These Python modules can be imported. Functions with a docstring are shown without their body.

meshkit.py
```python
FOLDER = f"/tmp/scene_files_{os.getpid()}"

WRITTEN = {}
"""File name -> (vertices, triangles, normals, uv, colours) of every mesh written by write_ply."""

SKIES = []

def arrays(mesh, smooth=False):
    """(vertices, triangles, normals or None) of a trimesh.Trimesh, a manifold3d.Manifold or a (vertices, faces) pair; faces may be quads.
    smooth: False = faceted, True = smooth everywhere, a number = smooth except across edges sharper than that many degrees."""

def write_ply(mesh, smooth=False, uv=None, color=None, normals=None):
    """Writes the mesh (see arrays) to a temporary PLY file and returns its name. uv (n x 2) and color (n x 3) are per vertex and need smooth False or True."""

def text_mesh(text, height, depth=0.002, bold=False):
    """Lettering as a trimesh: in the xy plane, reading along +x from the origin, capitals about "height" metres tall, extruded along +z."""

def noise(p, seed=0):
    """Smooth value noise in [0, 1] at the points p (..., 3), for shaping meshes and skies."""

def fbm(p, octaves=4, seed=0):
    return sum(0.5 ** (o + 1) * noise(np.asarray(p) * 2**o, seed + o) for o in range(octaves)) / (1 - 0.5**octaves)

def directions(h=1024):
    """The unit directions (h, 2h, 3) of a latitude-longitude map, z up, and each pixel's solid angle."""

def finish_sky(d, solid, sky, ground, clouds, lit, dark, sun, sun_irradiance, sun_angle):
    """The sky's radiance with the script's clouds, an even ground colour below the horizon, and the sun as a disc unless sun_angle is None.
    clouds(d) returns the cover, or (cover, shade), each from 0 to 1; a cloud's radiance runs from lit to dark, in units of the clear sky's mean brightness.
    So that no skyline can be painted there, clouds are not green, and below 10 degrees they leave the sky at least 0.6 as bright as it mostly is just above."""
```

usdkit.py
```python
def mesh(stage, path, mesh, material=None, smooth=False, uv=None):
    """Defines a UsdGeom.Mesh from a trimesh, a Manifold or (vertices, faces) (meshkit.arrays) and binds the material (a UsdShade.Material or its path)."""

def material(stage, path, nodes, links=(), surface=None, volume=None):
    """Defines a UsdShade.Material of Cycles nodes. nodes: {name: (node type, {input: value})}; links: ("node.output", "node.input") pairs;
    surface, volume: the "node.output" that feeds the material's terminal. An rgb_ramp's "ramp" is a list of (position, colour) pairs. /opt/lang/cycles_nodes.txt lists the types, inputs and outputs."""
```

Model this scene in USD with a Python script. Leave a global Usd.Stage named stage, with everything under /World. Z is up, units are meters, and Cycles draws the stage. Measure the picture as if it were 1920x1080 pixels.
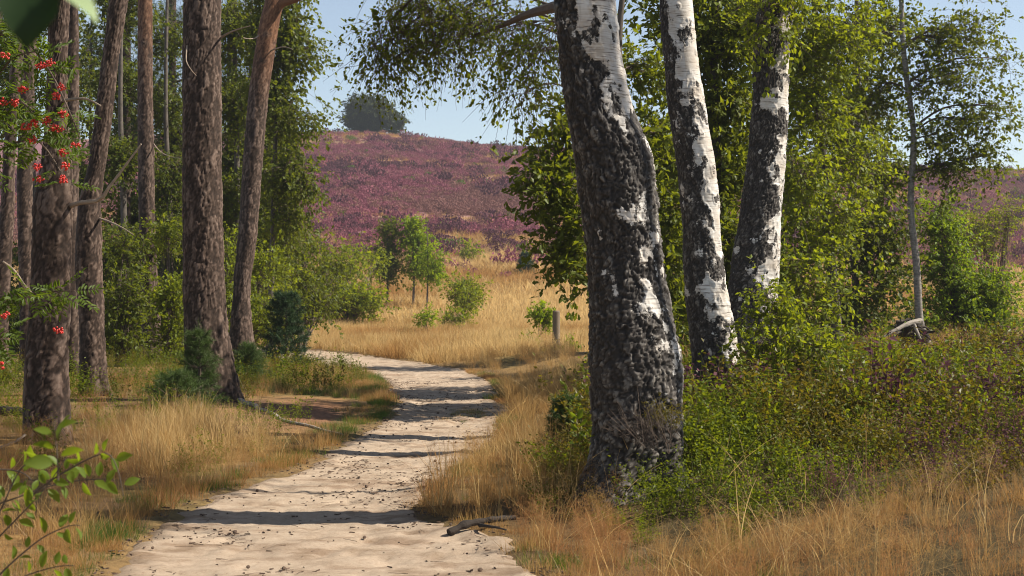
import math, random
import numpy as np, trimesh, shapely, usdkit
from meshkit import noise, fbm
from scipy.spatial import cKDTree
from scipy.interpolate import PchipInterpolator
from pxr import Usd, UsdGeom, UsdLux, UsdShade, Gf, Sdf, Vt

stage = Usd.Stage.CreateInMemory()
UsdGeom.SetStageUpAxis(stage, 'Z'); UsdGeom.SetStageMetersPerUnit(stage, 1.0)
UsdGeom.Xform.Define(stage, '/World'); UsdGeom.Scope.Define(stage, '/World/Looks')
rng = np.random.default_rng(7)
random.seed(7)

# ---------------------------------------------------------------- camera, sky, sun, exposure
F, CX, HY, EYE = 2667.0, 960.0, 560.0, 1.5          # pixels of focal length in a 1920 wide picture
cam = UsdGeom.Camera.Define(stage, '/World/camera')
cam.CreateHorizontalApertureAttr(36.0); cam.CreateVerticalApertureAttr(20.25); cam.CreateFocalLengthAttr(36.0 * F / 1920)
cam.CreateClippingRangeAttr((0.05, 5000.0))
cam.CreateFStopAttr(7.0); cam.CreateFocusDistanceAttr(14.0)
cam.CreateExposureAttr(1.2)
cam.AddTranslateOp().Set((0, 0, EYE)); cam.AddRotateXOp().Set(90 + math.degrees(math.atan((HY - 540) / F)))
SUN_AZ, SUN_EL = math.radians(90), math.radians(44)
SUN = np.array([math.sin(SUN_AZ) * math.cos(SUN_EL), math.cos(SUN_AZ) * math.cos(SUN_EL), math.sin(SUN_EL)])
dome = UsdLux.DomeLight.Define(stage, '/World/sky'); dome.GetPrim().SetCustomDataByKey('kind', 'structure')
skym = usdkit.material(stage, '/World/Looks/sky_look', {
    's': ('sky_texture', {'sky_type': 'single_scattering', 'sun_disc': False, 'sun_elevation': SUN_EL, 'sun_rotation': SUN_AZ, 'air_density': 1.0, 'aerosol_density': 0.4, 'ozone_density': 1.2}),
    'h': ('hsv', {'saturation': .78, 'value': 1.08}), 'b': ('background_shader', {'strength': 0.058})}, [('s.color', 'h.color'), ('h.color', 'b.color')], surface='b.background')
UsdShade.MaterialBindingAPI.Apply(dome.GetPrim()).Bind(skym)
sun = UsdLux.DistantLight.Define(stage, '/World/sun')
sun.CreateNormalizeAttr(True); sun.CreateIntensityAttr(1.12); sun.CreateAngleAttr(0.5); sun.CreateColorAttr((1.0, 0.92, 0.78))
zx = np.cross([0, 0, 1], SUN); zx /= np.linalg.norm(zx); zy = np.cross(SUN, zx)
sun.AddTransformOp().Set(Gf.Matrix4d(*zx, 0, *zy, 0, *SUN, 0, 0, 0, 30, 1))

# ---------------------------------------------------------------- helpers: naming
used = {}
def path_for(name, parent=None):
    base = (str(parent.GetPath()) if parent else '/World') + '/' + name
    n = used.get(base, -1) + 1; used[base] = n
    return base if n == 0 else f'{base}_{n:03d}'
def tag(o, label=None, cat=None, group=None, kind=None):
    for k, v in (('label', label), ('category', cat), ('group', group), ('kind', kind)):
        if v: o.SetCustomDataByKey(k, v)
    return o
def thing(name, label, cat, loc=(0, 0, 0), group=None):
    x = UsdGeom.Xform.Define(stage, path_for(name)); x.AddTranslateOp().Set(tuple(map(float, loc)))
    o = tag(x.GetPrim(), label, cat, group); origin[str(o.GetPath())] = np.asarray(loc, float)
    return o
origin = {}
def obj(name, m, mat, parent=None, smooth=False, prim=None, **kw):
    """ONE mesh, given in world coordinates; under a thing it is stored relative to that thing's base. prim: {primvar name: values}"""
    v, f = (np.array(m.vertices), np.array(m.faces)) if hasattr(m, 'vertices') else m
    if parent is not None:
        v = v - base_of(parent)
    g = usdkit.mesh(stage, path_for(name, parent), (v, f), mat, smooth=smooth)
    for k, a in (prim or {}).items():
        a = np.asarray(a, np.float32)
        if a.ndim == 1: a = np.repeat(a[:, None], 3, 1)
        UsdGeom.PrimvarsAPI(g).CreatePrimvar(k, Sdf.ValueTypeNames.Color3fArray, 'vertex').Set(Vt.Vec3fArray.FromNumpy(np.ascontiguousarray(a)))
    tag(g.GetPrim(), **kw)
    return g.GetPrim()
def base_of(p):
    while p and str(p.GetPath()) not in origin: p = p.GetParent()
    return origin[str(p.GetPath())] if p else np.zeros(3)
def instancer(name, protos, pos, rot, scale, idx, parent=None, **kw):
    """stuff nobody could count. protos: list of (mesh, material); rot: z angle; scale (n,) or (n,3)"""
    p = path_for(name, parent); pi = UsdGeom.PointInstancer.Define(stage, p)
    paths = []
    for i, pr in enumerate(protos):
        q = f'{p}/kind_{i:03d}'; paths.append(q)
        if isinstance(pr[0], str):
            UsdGeom.Xform.Define(stage, q)
            for nm, m, mat in zip(pr[0::3], pr[1::3], pr[2::3]): usdkit.mesh(stage, q + '/' + nm, m, mat)
        else: usdkit.mesh(stage, q, pr[0], pr[1])
    pi.CreatePrototypesRel().SetTargets([Sdf.Path(q) for q in paths])
    n = len(pos); pos = np.asarray(pos) - (base_of(parent) if parent is not None else 0)
    pi.CreatePositionsAttr(Vt.Vec3fArray.FromNumpy(np.asarray(pos, np.float32)))
    pi.CreateProtoIndicesAttr(Vt.IntArray.FromNumpy(np.asarray(idx, np.int32)))
    s = np.asarray(scale, np.float32); s = np.repeat(s[:, None], 3, 1) if s.ndim == 1 else s
    pi.CreateScalesAttr(Vt.Vec3fArray.FromNumpy(s))
    pi.CreateOrientationsAttr(Vt.QuathArray([Gf.Quath(float(math.cos(a / 2)), 0.0, 0.0, float(math.sin(a / 2))) for a in rot]))
    tag(pi.GetPrim(), **{'kind': 'stuff', **kw})
    return pi.GetPrim()

# ---------------------------------------------------------------- helpers: places (pixels of the photograph only give the places)
def P(px, py, Y): return np.array([(px - CX) / F * Y, Y, EYE - (py - HY) / F * Y])
def sst(a, b, x):
    t = np.clip((np.asarray(x, float) - a) / (b - a), 0, 1); return t * t * (3 - 2 * t)
def flat(px, py):
    Y = F * EYE / (py - HY); return ((px - CX) / F * Y, Y)
path_left = [(-2.35, -6), (-2.3, 0), (-2.15, 5)] + [flat(*p) for p in [(225, 1080), (240, 1040), (258, 1000), (325, 960), (395, 930), (478, 900), (535, 880), (588, 860), (632, 840), (660, 815), (705, 790), (735, 775), (735, 750), (726, 730), (715, 712), (688, 700), (625, 691), (560, 686)]] + [(-7.4, 34.5), (-10, 39), (-13, 50), (-16, 60)]
path_right = [(0.4, -6), (0.3, 0), (0.4, 5)] + [flat(*p) for p in [(1065, 1080), (1000, 1040), (905, 1000), (812, 960), (838, 905), (862, 880), (895, 855), (945, 810), (958, 785), (955, 765), (940, 740), (920, 715), (902, 702), (868, 692), (800, 681), (735, 671), (660, 662), (570, 655)]] + [(-8.2, 46), (-10.5, 52), (-13, 60)]
path_poly = shapely.Polygon(path_left + path_right[::-1]).buffer(0.15).buffer(-0.15)
_r = shapely.LineString(path_right); _l = shapely.LineString(path_left)
_edge = cKDTree(np.array([path_poly.exterior.interpolate(t).coords[0] for t in np.arange(0, path_poly.length, 0.06)]))
_er = cKDTree(np.array([_r.interpolate(t).coords[0] for t in np.arange(0, _r.length, 0.06)])); _el = cKDTree(np.array([_l.interpolate(t).coords[0] for t in np.arange(0, _l.length, 0.06)]))
def path_d(X, Y):
    """metres outside (+) or inside (-) the path's edge, and whether the right verge is the nearer one"""
    q = np.stack([np.ravel(X), np.ravel(Y)], 1)
    d = _edge.query(q)[0]; ins = shapely.contains_xy(path_poly, q[:, 0], q[:, 1])
    right = (_er.query(q)[0] < _el.query(q)[0])
    e = np.stack([q[:, 0], q[:, 1], 0 * q[:, 0]], -1); d = np.where(ins, -d, d) + .34 * (fbm(e * .9, 2, 61) - .5) + .16 * (fbm(e * 3.1, 2, 62) - .5)
    return d.reshape(np.shape(X)), right.reshape(np.shape(X))
_prof = PchipInterpolator([-50, 44, 60, 75, 95, 130, 165, 200, 222, 240, 270, 400, 900, 3000], [0, 0, .35, 1.15, 3.5, 9.3, 15.8, 22.6, 27.0, 28.0, 26.5, 12, 6, 6])
_ridge = PchipInterpolator([-700, -80, -36, -22, -11, 2, 20, 82, 150, 700], [(e / F * 230 + 1.5) / 28.0 for e in (282, 294, 302, 304, 289, 279, 268, 236, 228, 212)])
def H(X, Y, fine=True):
    X, Y = np.asarray(X, float), np.asarray(Y, float)
    z = _prof(Y) * _ridge(X * 230 / np.maximum(Y, 120))
    far = sst(70, 120, Y)
    p = np.stack([X, Y, 0 * X], -1)
    z = z + far * 1.1 * (fbm(p * 0.045, 3, 3) - 0.5) + far * 0.3 * (fbm(p * 0.35, 3, 8) - 0.5)
    near = Y < 75
    if np.any(near):
        d, right = path_d(X, Y)
        rise = 0.40 * sst(0.1, 3.0, d) * right + 0.13 * sst(0.2, 3.0, d) * ~right + right * 0.35 * sst(3.5, 9, d)
        z = z + rise * sst(3, 8, Y) * (1 - sst(26, 44, Y)) - 0.03 * (d < 0) * sst(0, .4, -d) * (1 - far)
        if fine: z = z + (1 - far) * (0.05 * (fbm(p * 1.1, 3, 1) - 0.5) * sst(-0.2, 0.5, d) + 0.03 * (fbm(p * 0.5, 2, 5) - 0.5))
    return z
def G(px, Y, dz=0.0):
    X = (px - CX) / F * Y; return np.array([X, Y, float(H(np.array([X]), np.array([Y]))[0]) + dz])

# ---------------------------------------------------------------- helpers: materials
def plain(name, col, rough=0.8, var=0.35, scale=8.0, bump=0.3, dist=0.01, stretch=(1, 1, 1), spec=0.3):
    c = np.array(col)
    return usdkit.material(stage, '/World/Looks/' + name, {
        't': ('texture_coordinate', {}), 'm': ('mapping', {'scale': stretch}), 'n': ('noise_texture', {'scale': scale, 'detail': 6.0, 'roughness': 0.65}),
        'r': ('rgb_ramp', {'ramp': [(0.25, c * (1 - var)), (0.5, c), (0.78, np.minimum(c * (1 + var), 1))]}), 'b': ('bump', {'strength': bump, 'distance': dist}),
        'p': ('principled_bsdf', {'roughness': rough, 'specular_ior_level': spec})},
        [('t.object', 'm.vector'), ('m.vector', 'n.vector'), ('n.fac', 'r.fac'), ('r.color', 'p.base_color'), ('n.fac', 'b.height'), ('b.normal', 'p.normal')], surface='p.BSDF')
def leafy(name, cols, trans=0.4, tcol=None, rough=0.5, spec=0.25):
    """leaves, blades, needles: each leaf takes its own colour; some light passes through"""
    n = len(cols); cols = [np.array(c) for c in cols]
    ramp = [(i / max(n - 1, 1), c) for i, c in enumerate(cols)]
    tc = [(a, np.minimum(c * (tcol if tcol is not None else np.array([2.5, 2.1, 0.7])), 0.9)) for a, c in ramp]
    return usdkit.material(stage, '/World/Looks/' + name, {
        'g': ('geometry', {}), 'r': ('rgb_ramp', {'ramp': ramp}), 'r2': ('rgb_ramp', {'ramp': tc}),
        'p': ('principled_bsdf', {'roughness': rough, 'specular_ior_level': spec}), 't': ('translucent_bsdf', {}), 'x': ('mix_closure', {'fac': trans})},
        [('g.random_per_island', 'r.fac'), ('g.random_per_island', 'r2.fac'), ('r.color', 'p.base_color'), ('r2.color', 't.color'), ('p.BSDF', 'x.closure1'), ('t.BSDF', 'x.closure2')], surface='x.closure')
M = {}
M['birch_leaf'] = leafy('birch_leaf', [(0.078, 0.1035, 0.0113), (0.1126, 0.138, 0.0145), (0.1387, 0.1587, 0.0162), (0.1647, 0.1656, 0.0178), (0.1213, 0.1449, 0.0178), (0.2599, 0.2071, 0.0178)], 0.5)
M['birch_leaf_light'] = leafy('birch_leaf_light', [(0.1179, 0.1548, 0.0127), (0.1684, 0.1952, 0.0153), (0.2105, 0.2153, 0.017), (0.1851, 0.2018, 0.017), (0.3367, 0.2287, 0.0153), (0.1516, 0.1817, 0.017)], 0.52)
M['oak_leaf'] = leafy('oak_leaf', [(0.0876, 0.114, 0.0119), (0.1316, 0.1496, 0.0136), (0.1841, 0.1709, 0.0153), (0.149, 0.1567, 0.0145), (0.2279, 0.1852, 0.017), (0.2806, 0.1068, 0.017)], 0.48)
M['young_oak_leaf'] = leafy('young_oak_leaf', [(0.1318, 0.1968, 0.0102), (0.1814, 0.2587, 0.0122), (0.2145, 0.3001, 0.0136), (0.2804, 0.3209, 0.015)], 0.46)
M['far_leaf'] = leafy('far_leaf', [(0.0342, 0.0477, 0.0119), (0.0488, 0.0636, 0.0153), (0.061, 0.0742, 0.017)], .25)
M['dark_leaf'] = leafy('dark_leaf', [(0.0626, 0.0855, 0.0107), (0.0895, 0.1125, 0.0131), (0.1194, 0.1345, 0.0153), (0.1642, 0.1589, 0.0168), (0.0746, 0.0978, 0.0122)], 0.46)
M['bush_leaf'] = leafy('bush_leaf', [(0.1091, 0.1676, 0.0127), (0.1487, 0.2285, 0.0153), (0.1884, 0.2438, 0.017), (0.2181, 0.2438, 0.017)], 0.48)
M['needle'] = leafy('needle', [(0.0259, 0.0517, 0.0178), (0.0432, 0.0713, 0.0218), (0.0576, 0.0862, 0.0257)], .18, np.array([1.4, 1.5, 1.0]))
M['needle_blue'] = leafy('needle_blue', [(0.0493, 0.0797, 0.0149), (0.0672, 0.1063, 0.0195), (0.1009, 0.1328, 0.0232)], .18, np.array([1.3, 1.5, 1.1]))
M['rowan_leaf'] = leafy('rowan_leaf', [(0.0634, 0.1034, 0.0136), (0.0952, 0.1378, 0.017), (0.1269, 0.1654, 0.0213)], 0.48)
M['near_leaf'] = leafy('near_leaf', [(0.0878, 0.1341, 0.017), (0.1464, 0.195, 0.017), (0.205, 0.2438, 0.0187), (0.1171, 0.1707, 0.034), (0.2342, 0.2438, 0.017)], 0.5)
M['bilberry'] = leafy('bilberry', [(0.0897, 0.1206, 0.01), (0.1348, 0.1704, 0.0115), (0.1909, 0.213, 0.0128), (0.1573, 0.1704, 0.0115), (0.247, 0.1704, 0.0143), (0.2245, 0.0711, 0.0107)], 0.5, spec=.15, rough=.42)
M['bilberry_red'] = leafy('bilberry_red', [(0.09, 0.0808, 0.0144), (0.2, 0.0997, 0.018), (0.24, 0.0808, 0.018), (0.14, 0.114, 0.018), (0.15, 0.0808, 0.0225), (0.2, 0.1425, 0.027)], .38, spec=.15, rough=.42)
M['straw'] = leafy('straw', [(0.3639, 0.2346, 0.0893), (0.5352, 0.3687, 0.1489), (0.6422, 0.4804, 0.2385), (0.2355, 0.1396, 0.0536), (0.471, 0.3128, 0.1192)], .5, np.array([1.3, 1.26, 1.2]), rough=.5, spec=.3)
M['straw_brown'] = leafy('straw_brown', [(0.3279, 0.1882, 0.0659), (0.4372, 0.2541, 0.0922), (0.5564, 0.3577, 0.1492), (0.1689, 0.0894, 0.0351), (0.3776, 0.2165, 0.0746)], .5, np.array([1.3, 1.26, 1.2]), rough=.6, spec=.2)
M['straw_pale'] = leafy('straw_pale', [(0.4827, 0.3452, 0.1552), (0.6007, 0.4454, 0.22), (0.6866, 0.5457, 0.3235), (0.3218, 0.2227, 0.097), (0.5578, 0.4009, 0.1811)], .5, np.array([1.3, 1.26, 1.2]), rough=.55, spec=.2)
M['straw_red'] = leafy('straw_red', [(0.294, 0.1465, 0.0572), (0.3885, 0.2001, 0.0792), (0.21, 0.0977, 0.0396), (0.4725, 0.2637, 0.1144)], .5, np.array([1.3, 1.26, 1.2]), rough=.6, spec=.2)
M['grass_green'] = leafy('grass_green', [(.06, .10, .02), (.09, .13, .025), (.15, .15, .035), (.22, .18, .05)], .4)
M['heather'] = leafy('heather', [(0.2422, 0.0858, 0.1105), (0.3084, 0.1158, 0.1459), (0.2092, 0.0773, 0.084), (0.1542, 0.0773, 0.0486), (0.2753, 0.1029, 0.1238), (0.2313, 0.0987, 0.0884)], .25, np.array([1.1, 1.0, 1.1]), rough=.8, spec=.1)
M['heather_brown'] = leafy('heather_brown', [(0.2112, 0.1057, 0.0904), (0.2535, 0.1346, 0.1005), (0.1901, 0.0961, 0.0753), (0.1901, 0.1154, 0.0603), (0.2218, 0.1057, 0.1105)], .25, np.array([1.1, 1.0, 1.1]), rough=.8, spec=.1)
M['heather_dark'] = leafy('heather_dark', [(0.102, 0.044, 0.0553), (0.1275, 0.052, 0.0723), (0.0638, 0.048, 0.0255), (0.0765, 0.04, 0.0382)], .25, np.array([1.1, 1.0, 1.1]), rough=.8, spec=.1)
M['twig'] = plain('twig', (.085, .06, .045), .8, .3, 30)
M['dead_wood'] = plain('dead_wood', (.26, .20, .15), .85, .4, 14, .6, .006, (1, 1, .3))
M['dark_wood'] = plain('dark_wood', (.026, .019, .015), .9, .5, 12, .8, .01)
M['litter'] = plain('litter', (.085, .055, .038), .9, .5, 5)
M['stump_wood'] = plain('stump_wood', (.05, .037, .028), .9, .6, 9, .7, .012, (1, 1, .4))
M['grey_root'] = plain('grey_root', (.27, .235, .20), .85, .4, 14, .6, .006)
M['post_wood'] = plain('post_wood', (.15, .115, .08), .85, .35, 12, .6, .006, (1, 1, .12))
M['berry'] = usdkit.material(stage, '/World/Looks/berry', {'g': ('geometry', {}), 'r': ('rgb_ramp', {'ramp': [(0, (.40, .014, .008)), (.6, (.52, .03, .010)), (1, (.62, .075, .014))]}), 'p': ('principled_bsdf', {'roughness': .3, 'specular_ior_level': .5})}, [('g.random_per_island', 'r.fac'), ('r.color', 'p.base_color')], surface='p.BSDF')
M['cone'] = plain('cone', (.085, .055, .038), .8, .4, 60)

def attr_mat(name, nodes, links, surface='p.BSDF'):
    return usdkit.material(stage, '/World/Looks/' + name, nodes, links, surface=surface)
# ground, hill: the colour of each place (thatch, needles, moss, soil) times fine grain
M['earth'] = attr_mat('earth', {'a': ('attribute', {'attribute': 'tint'}), 'g': ('geometry', {}), 'n': ('noise_texture', {'scale': 9.0, 'detail': 8.0, 'roughness': .75}), 'n2': ('noise_texture', {'scale': 60.0, 'detail': 4.0, 'roughness': .7}),
    'r': ('rgb_ramp', {'ramp': [(.3, (.45, .43, .42)), (.5, (1, 1, 1)), (.72, (1.5, 1.45, 1.35))]}), 'x': ('mix', {'mix_type': 'multiply', 'fac': 1.0}), 'b': ('bump', {'strength': .6, 'distance': .02}), 'p': ('principled_bsdf', {'roughness': .95, 'specular_ior_level': .1})},
    [('g.position', 'n.vector'), ('g.position', 'n2.vector'), ('n.fac', 'r.fac'), ('a.color', 'x.color1'), ('r.color', 'x.color2'), ('x.color', 'p.base_color'), ('n2.fac', 'b.height'), ('b.normal', 'p.normal')])
M['sand'] = attr_mat('sand', {'a': ('attribute', {'attribute': 'tint'}), 'g': ('geometry', {}), 'n': ('noise_texture', {'scale': 3.0, 'detail': 8.0, 'roughness': .7}), 'n2': ('noise_texture', {'scale': 38.0, 'detail': 6.0, 'roughness': .75}), 'n3': ('noise_texture', {'scale': 420.0, 'detail': 2.0}),
    'r': ('rgb_ramp', {'ramp': [(.3, (.72, .68, .64)), (.5, (1, 1, 1)), (.7, (1.12, 1.12, 1.12))]}), 'r2': ('rgb_ramp', {'ramp': [(.28, (.45, .36, .30)), (.40, (.9, .87, .84)), (.55, (1, 1, 1)), (.75, (1.1, 1.1, 1.1))]}), 'r3': ('rgb_ramp', {'ramp': [(.3, (.8, .78, .76)), (.7, (1.15, 1.15, 1.15))]}),
    'x': ('mix', {'mix_type': 'multiply', 'fac': 1.0}), 'x2': ('mix', {'mix_type': 'multiply', 'fac': 1.0}), 'x3': ('mix', {'mix_type': 'multiply', 'fac': .8}), 'h': ('math', {'math_type': 'add'}), 'b': ('bump', {'strength': .6, 'distance': .010}), 'p': ('principled_bsdf', {'roughness': .95, 'specular_ior_level': .1})},
    [('g.position', 'n.vector'), ('g.position', 'n2.vector'), ('g.position', 'n3.vector'), ('n.fac', 'r.fac'), ('n2.fac', 'r2.fac'), ('n3.fac', 'r3.fac'), ('a.color', 'x.color1'), ('r.color', 'x.color2'), ('x.color', 'x2.color1'), ('r2.color', 'x2.color2'), ('x2.color', 'x3.color1'), ('r3.color', 'x3.color2'), ('x3.color', 'p.base_color'), ('n2.fac', 'h.value1'), ('n3.fac', 'h.value2'), ('h.value', 'b.height'), ('b.normal', 'p.normal')])
# bark: x = how far up on its plate a point is, y = the plate's own tone, z = how orange (young bark)
M['pine_bark'] = attr_mat('pine_bark', {'a': ('attribute', {'attribute': 'bark'}), 's': ('separate_color', {}), 'g': ('geometry', {}), 'm': ('mapping', {'scale': (1, 1, .35)}), 'n': ('noise_texture', {'scale': 45.0, 'detail': 6.0, 'roughness': .7}),
    'r': ('rgb_ramp', {'ramp': [(0, (.013, .008, .006)), (.38, (.042, .027, .020)), (.68, (.085, .057, .044)), (1, (.155, .112, .090))]}), 'ro': ('rgb_ramp', {'ramp': [(0, (.045, .021, .012)), (.5, (.125, .058, .030)), (1, (.19, .10, .058))]}),
    'v': ('rgb_ramp', {'ramp': [(0, (.75, .72, .72)), (.5, (1, 1, 1)), (1, (1.25, 1.24, 1.24))]}), 'v2': ('rgb_ramp', {'ramp': [(.3, (.72, .72, .72)), (.55, (1, 1, 1)), (.75, (1.22, 1.22, 1.22))]}),
    'o': ('mix', {'mix_type': 'mix'}), 'x': ('mix', {'mix_type': 'multiply', 'fac': 1.0}), 'x2': ('mix', {'mix_type': 'multiply', 'fac': 1.0}), 'b': ('bump', {'strength': .8, 'distance': .0025}), 'p': ('principled_bsdf', {'roughness': .85, 'specular_ior_level': .2})},
    [('a.color', 's.color'), ('s.r', 'r.fac'), ('s.r', 'ro.fac'), ('s.g', 'v.fac'), ('s.b', 'o.fac'), ('r.color', 'o.color1'), ('ro.color', 'o.color2'), ('g.position', 'm.vector'), ('m.vector', 'n.vector'), ('n.fac', 'v2.fac'), ('o.color', 'x.color1'), ('v.color', 'x.color2'), ('x.color', 'x2.color1'), ('v2.color', 'x2.color2'), ('x2.color', 'p.base_color'), ('n.fac', 'b.height'), ('b.normal', 'p.normal')])
# birch: x = white paper (1) or black ridged bark (0); y = relief of the black bark
M['birch_bark'] = attr_mat('birch_bark', {'a': ('attribute', {'attribute': 'bark'}), 's': ('separate_color', {}), 'g': ('geometry', {}), 'n': ('noise_texture', {'scale': 38.0, 'detail': 8.0, 'roughness': .72}), 'nm': ('math', {'math_type': 'multiply_add', 'value2': 1.05, 'value3': -.525}), 'ad': ('math', {'math_type': 'add'}),
    'm': ('mapping', {'scale': (7, 7, 95)}), 'n2': ('noise_texture', {'scale': 1.0, 'detail': 3.0, 'roughness': .6}), 'n3': ('noise_texture', {'scale': 5.0, 'detail': 3.0}), 'r2': ('rgb_ramp', {'ramp': [(.33, (.16, .13, .11)), (.42, (.80, .78, .76)), (.6, (1, 1, 1))]}), 'r3': ('rgb_ramp', {'ramp': [(.3, (.72, .64, .56)), (.6, (1, 1, 1))]}),
    'w': ('mix', {'mix_type': 'multiply', 'fac': 1.0, 'color1': (.56, .535, .505)}), 'w2': ('mix', {'mix_type': 'multiply', 'fac': .9}), 'k': ('rgb_ramp', {'ramp': [(0, (.006, .0045, .004)), (.4, (.017, .013, .011)), (.75, (.050, .041, .035)), (1, (.13, .115, .10))]}), 'kk': ('math', {'math_type': 'multiply_add', 'value2': .55}), 'f': ('rgb_ramp', {'ramp': [(.47, (0, 0, 0)), (.53, (1, 1, 1))]}),
    'x': ('mix', {}), 'b': ('bump', {'strength': .8, 'distance': .003}), 'p': ('principled_bsdf', {'roughness': .7, 'specular_ior_level': .3})},
    [('a.color', 's.color'), ('g.position', 'n.vector'), ('n.fac', 'nm.value1'), ('nm.value', 'ad.value1'), ('s.r', 'ad.value2'), ('ad.value', 'f.fac'), ('g.position', 'm.vector'), ('m.vector', 'n2.vector'), ('g.position', 'n3.vector'), ('n2.fac', 'r2.fac'), ('n3.fac', 'r3.fac'), ('r2.color', 'w.color2'), ('w.color', 'w2.color1'), ('r3.color', 'w2.color2'),
     ('n.fac', 'kk.value1'), ('s.g', 'kk.value3'), ('kk.value', 'k.fac'), ('f.color', 'x.fac'), ('k.color', 'x.color1'), ('w2.color', 'x.color2'), ('x.color', 'p.base_color'), ('n.fac', 'b.height'), ('b.normal', 'p.normal')])

# ---------------------------------------------------------------- helpers: shapes
def join(parts):
    vs, fs, n = [], [], 0
    for v, f in parts:
        if len(v): vs.append(v); fs.append(np.asarray(f) + n); n += len(v)
    return np.vstack(vs), np.vstack(fs)
def unit(a): return a / np.maximum(np.linalg.norm(a, axis=-1, keepdims=True), 1e-9)
def spline(pts, n):
    pts = np.asarray(pts, float)
    if len(pts) < 3: return pts[0] + (pts[-1] - pts[0]) * np.linspace(0, 1, n)[:, None]
    s = np.r_[0, np.cumsum(np.linalg.norm(np.diff(pts, axis=0), axis=1) + 1e-6)]
    return PchipInterpolator(s, pts)(np.linspace(0, s[-1], n))
def tube(pts, r, n=6):
    pts = np.asarray(pts, float); r = np.broadcast_to(np.asarray(r, float), len(pts))
    t = unit(np.gradient(pts, axis=0)); ref = np.array([0, 0, 1.0]) if abs(t[:, 2]).mean() < .8 else np.array([1.0, 0, 0])
    a = unit(np.cross(t, ref)); b = np.cross(t, a); th = np.linspace(0, 2 * np.pi, n, endpoint=False)
    v = pts[:, None] + r[:, None, None] * (np.cos(th)[None, :, None] * a[:, None] + np.sin(th)[None, :, None] * b[:, None])
    k = len(pts); i = np.arange(k - 1)[:, None] * n + np.arange(n); j = np.arange(k - 1)[:, None] * n + (np.arange(n) + 1) % n
    f = np.vstack([np.stack([i, j, j + n], -1).reshape(-1, 3), np.stack([i, j + n, i + n], -1).reshape(-1, 3)])
    v = np.vstack([v.reshape(-1, 3), pts[0], pts[-1]]); o = np.arange(n); o1 = (o + 1) % n; m = k * n
    return v, np.vstack([f, np.stack([o1, o, np.full(n, m)], -1), np.stack([(k - 1) * n + o, (k - 1) * n + o1, np.full(n, m + 1)], -1)])
def twigs(base, vec, sag, r):
    """many thin bent three-sided sticks at once"""
    n = len(base); t = np.array([0, .5, 1.0]); r = np.broadcast_to(r, n)
    p = base[:, None] + vec[:, None] * t[None, :, None]; p[..., 2] -= sag[:, None] * t[None] ** 2 * np.linalg.norm(vec, axis=1)[:, None]
    d = unit(vec); a = unit(np.cross(d, np.array([.3, .2, 1.0]))); b = np.cross(d, a); th = np.array([0, 2.09, 4.19])
    ring = np.cos(th)[:, None] * a[:, None] + np.sin(th)[:, None] * b[:, None]
    v = p[:, :, None] + ring[:, None] * (r[:, None] * np.array([1, .75, .35]))[:, :, None, None]
    q = []
    for l in (0, 3):
        for i in range(3):
            j = (i + 1) % 3; q += [[l + i, l + j, l + 3 + j], [l + i, l + 3 + j, l + 3 + i]]
    return v.reshape(-1, 3), (np.arange(n)[:, None, None] * 9 + np.array(q)[None]).reshape(-1, 3)
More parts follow.
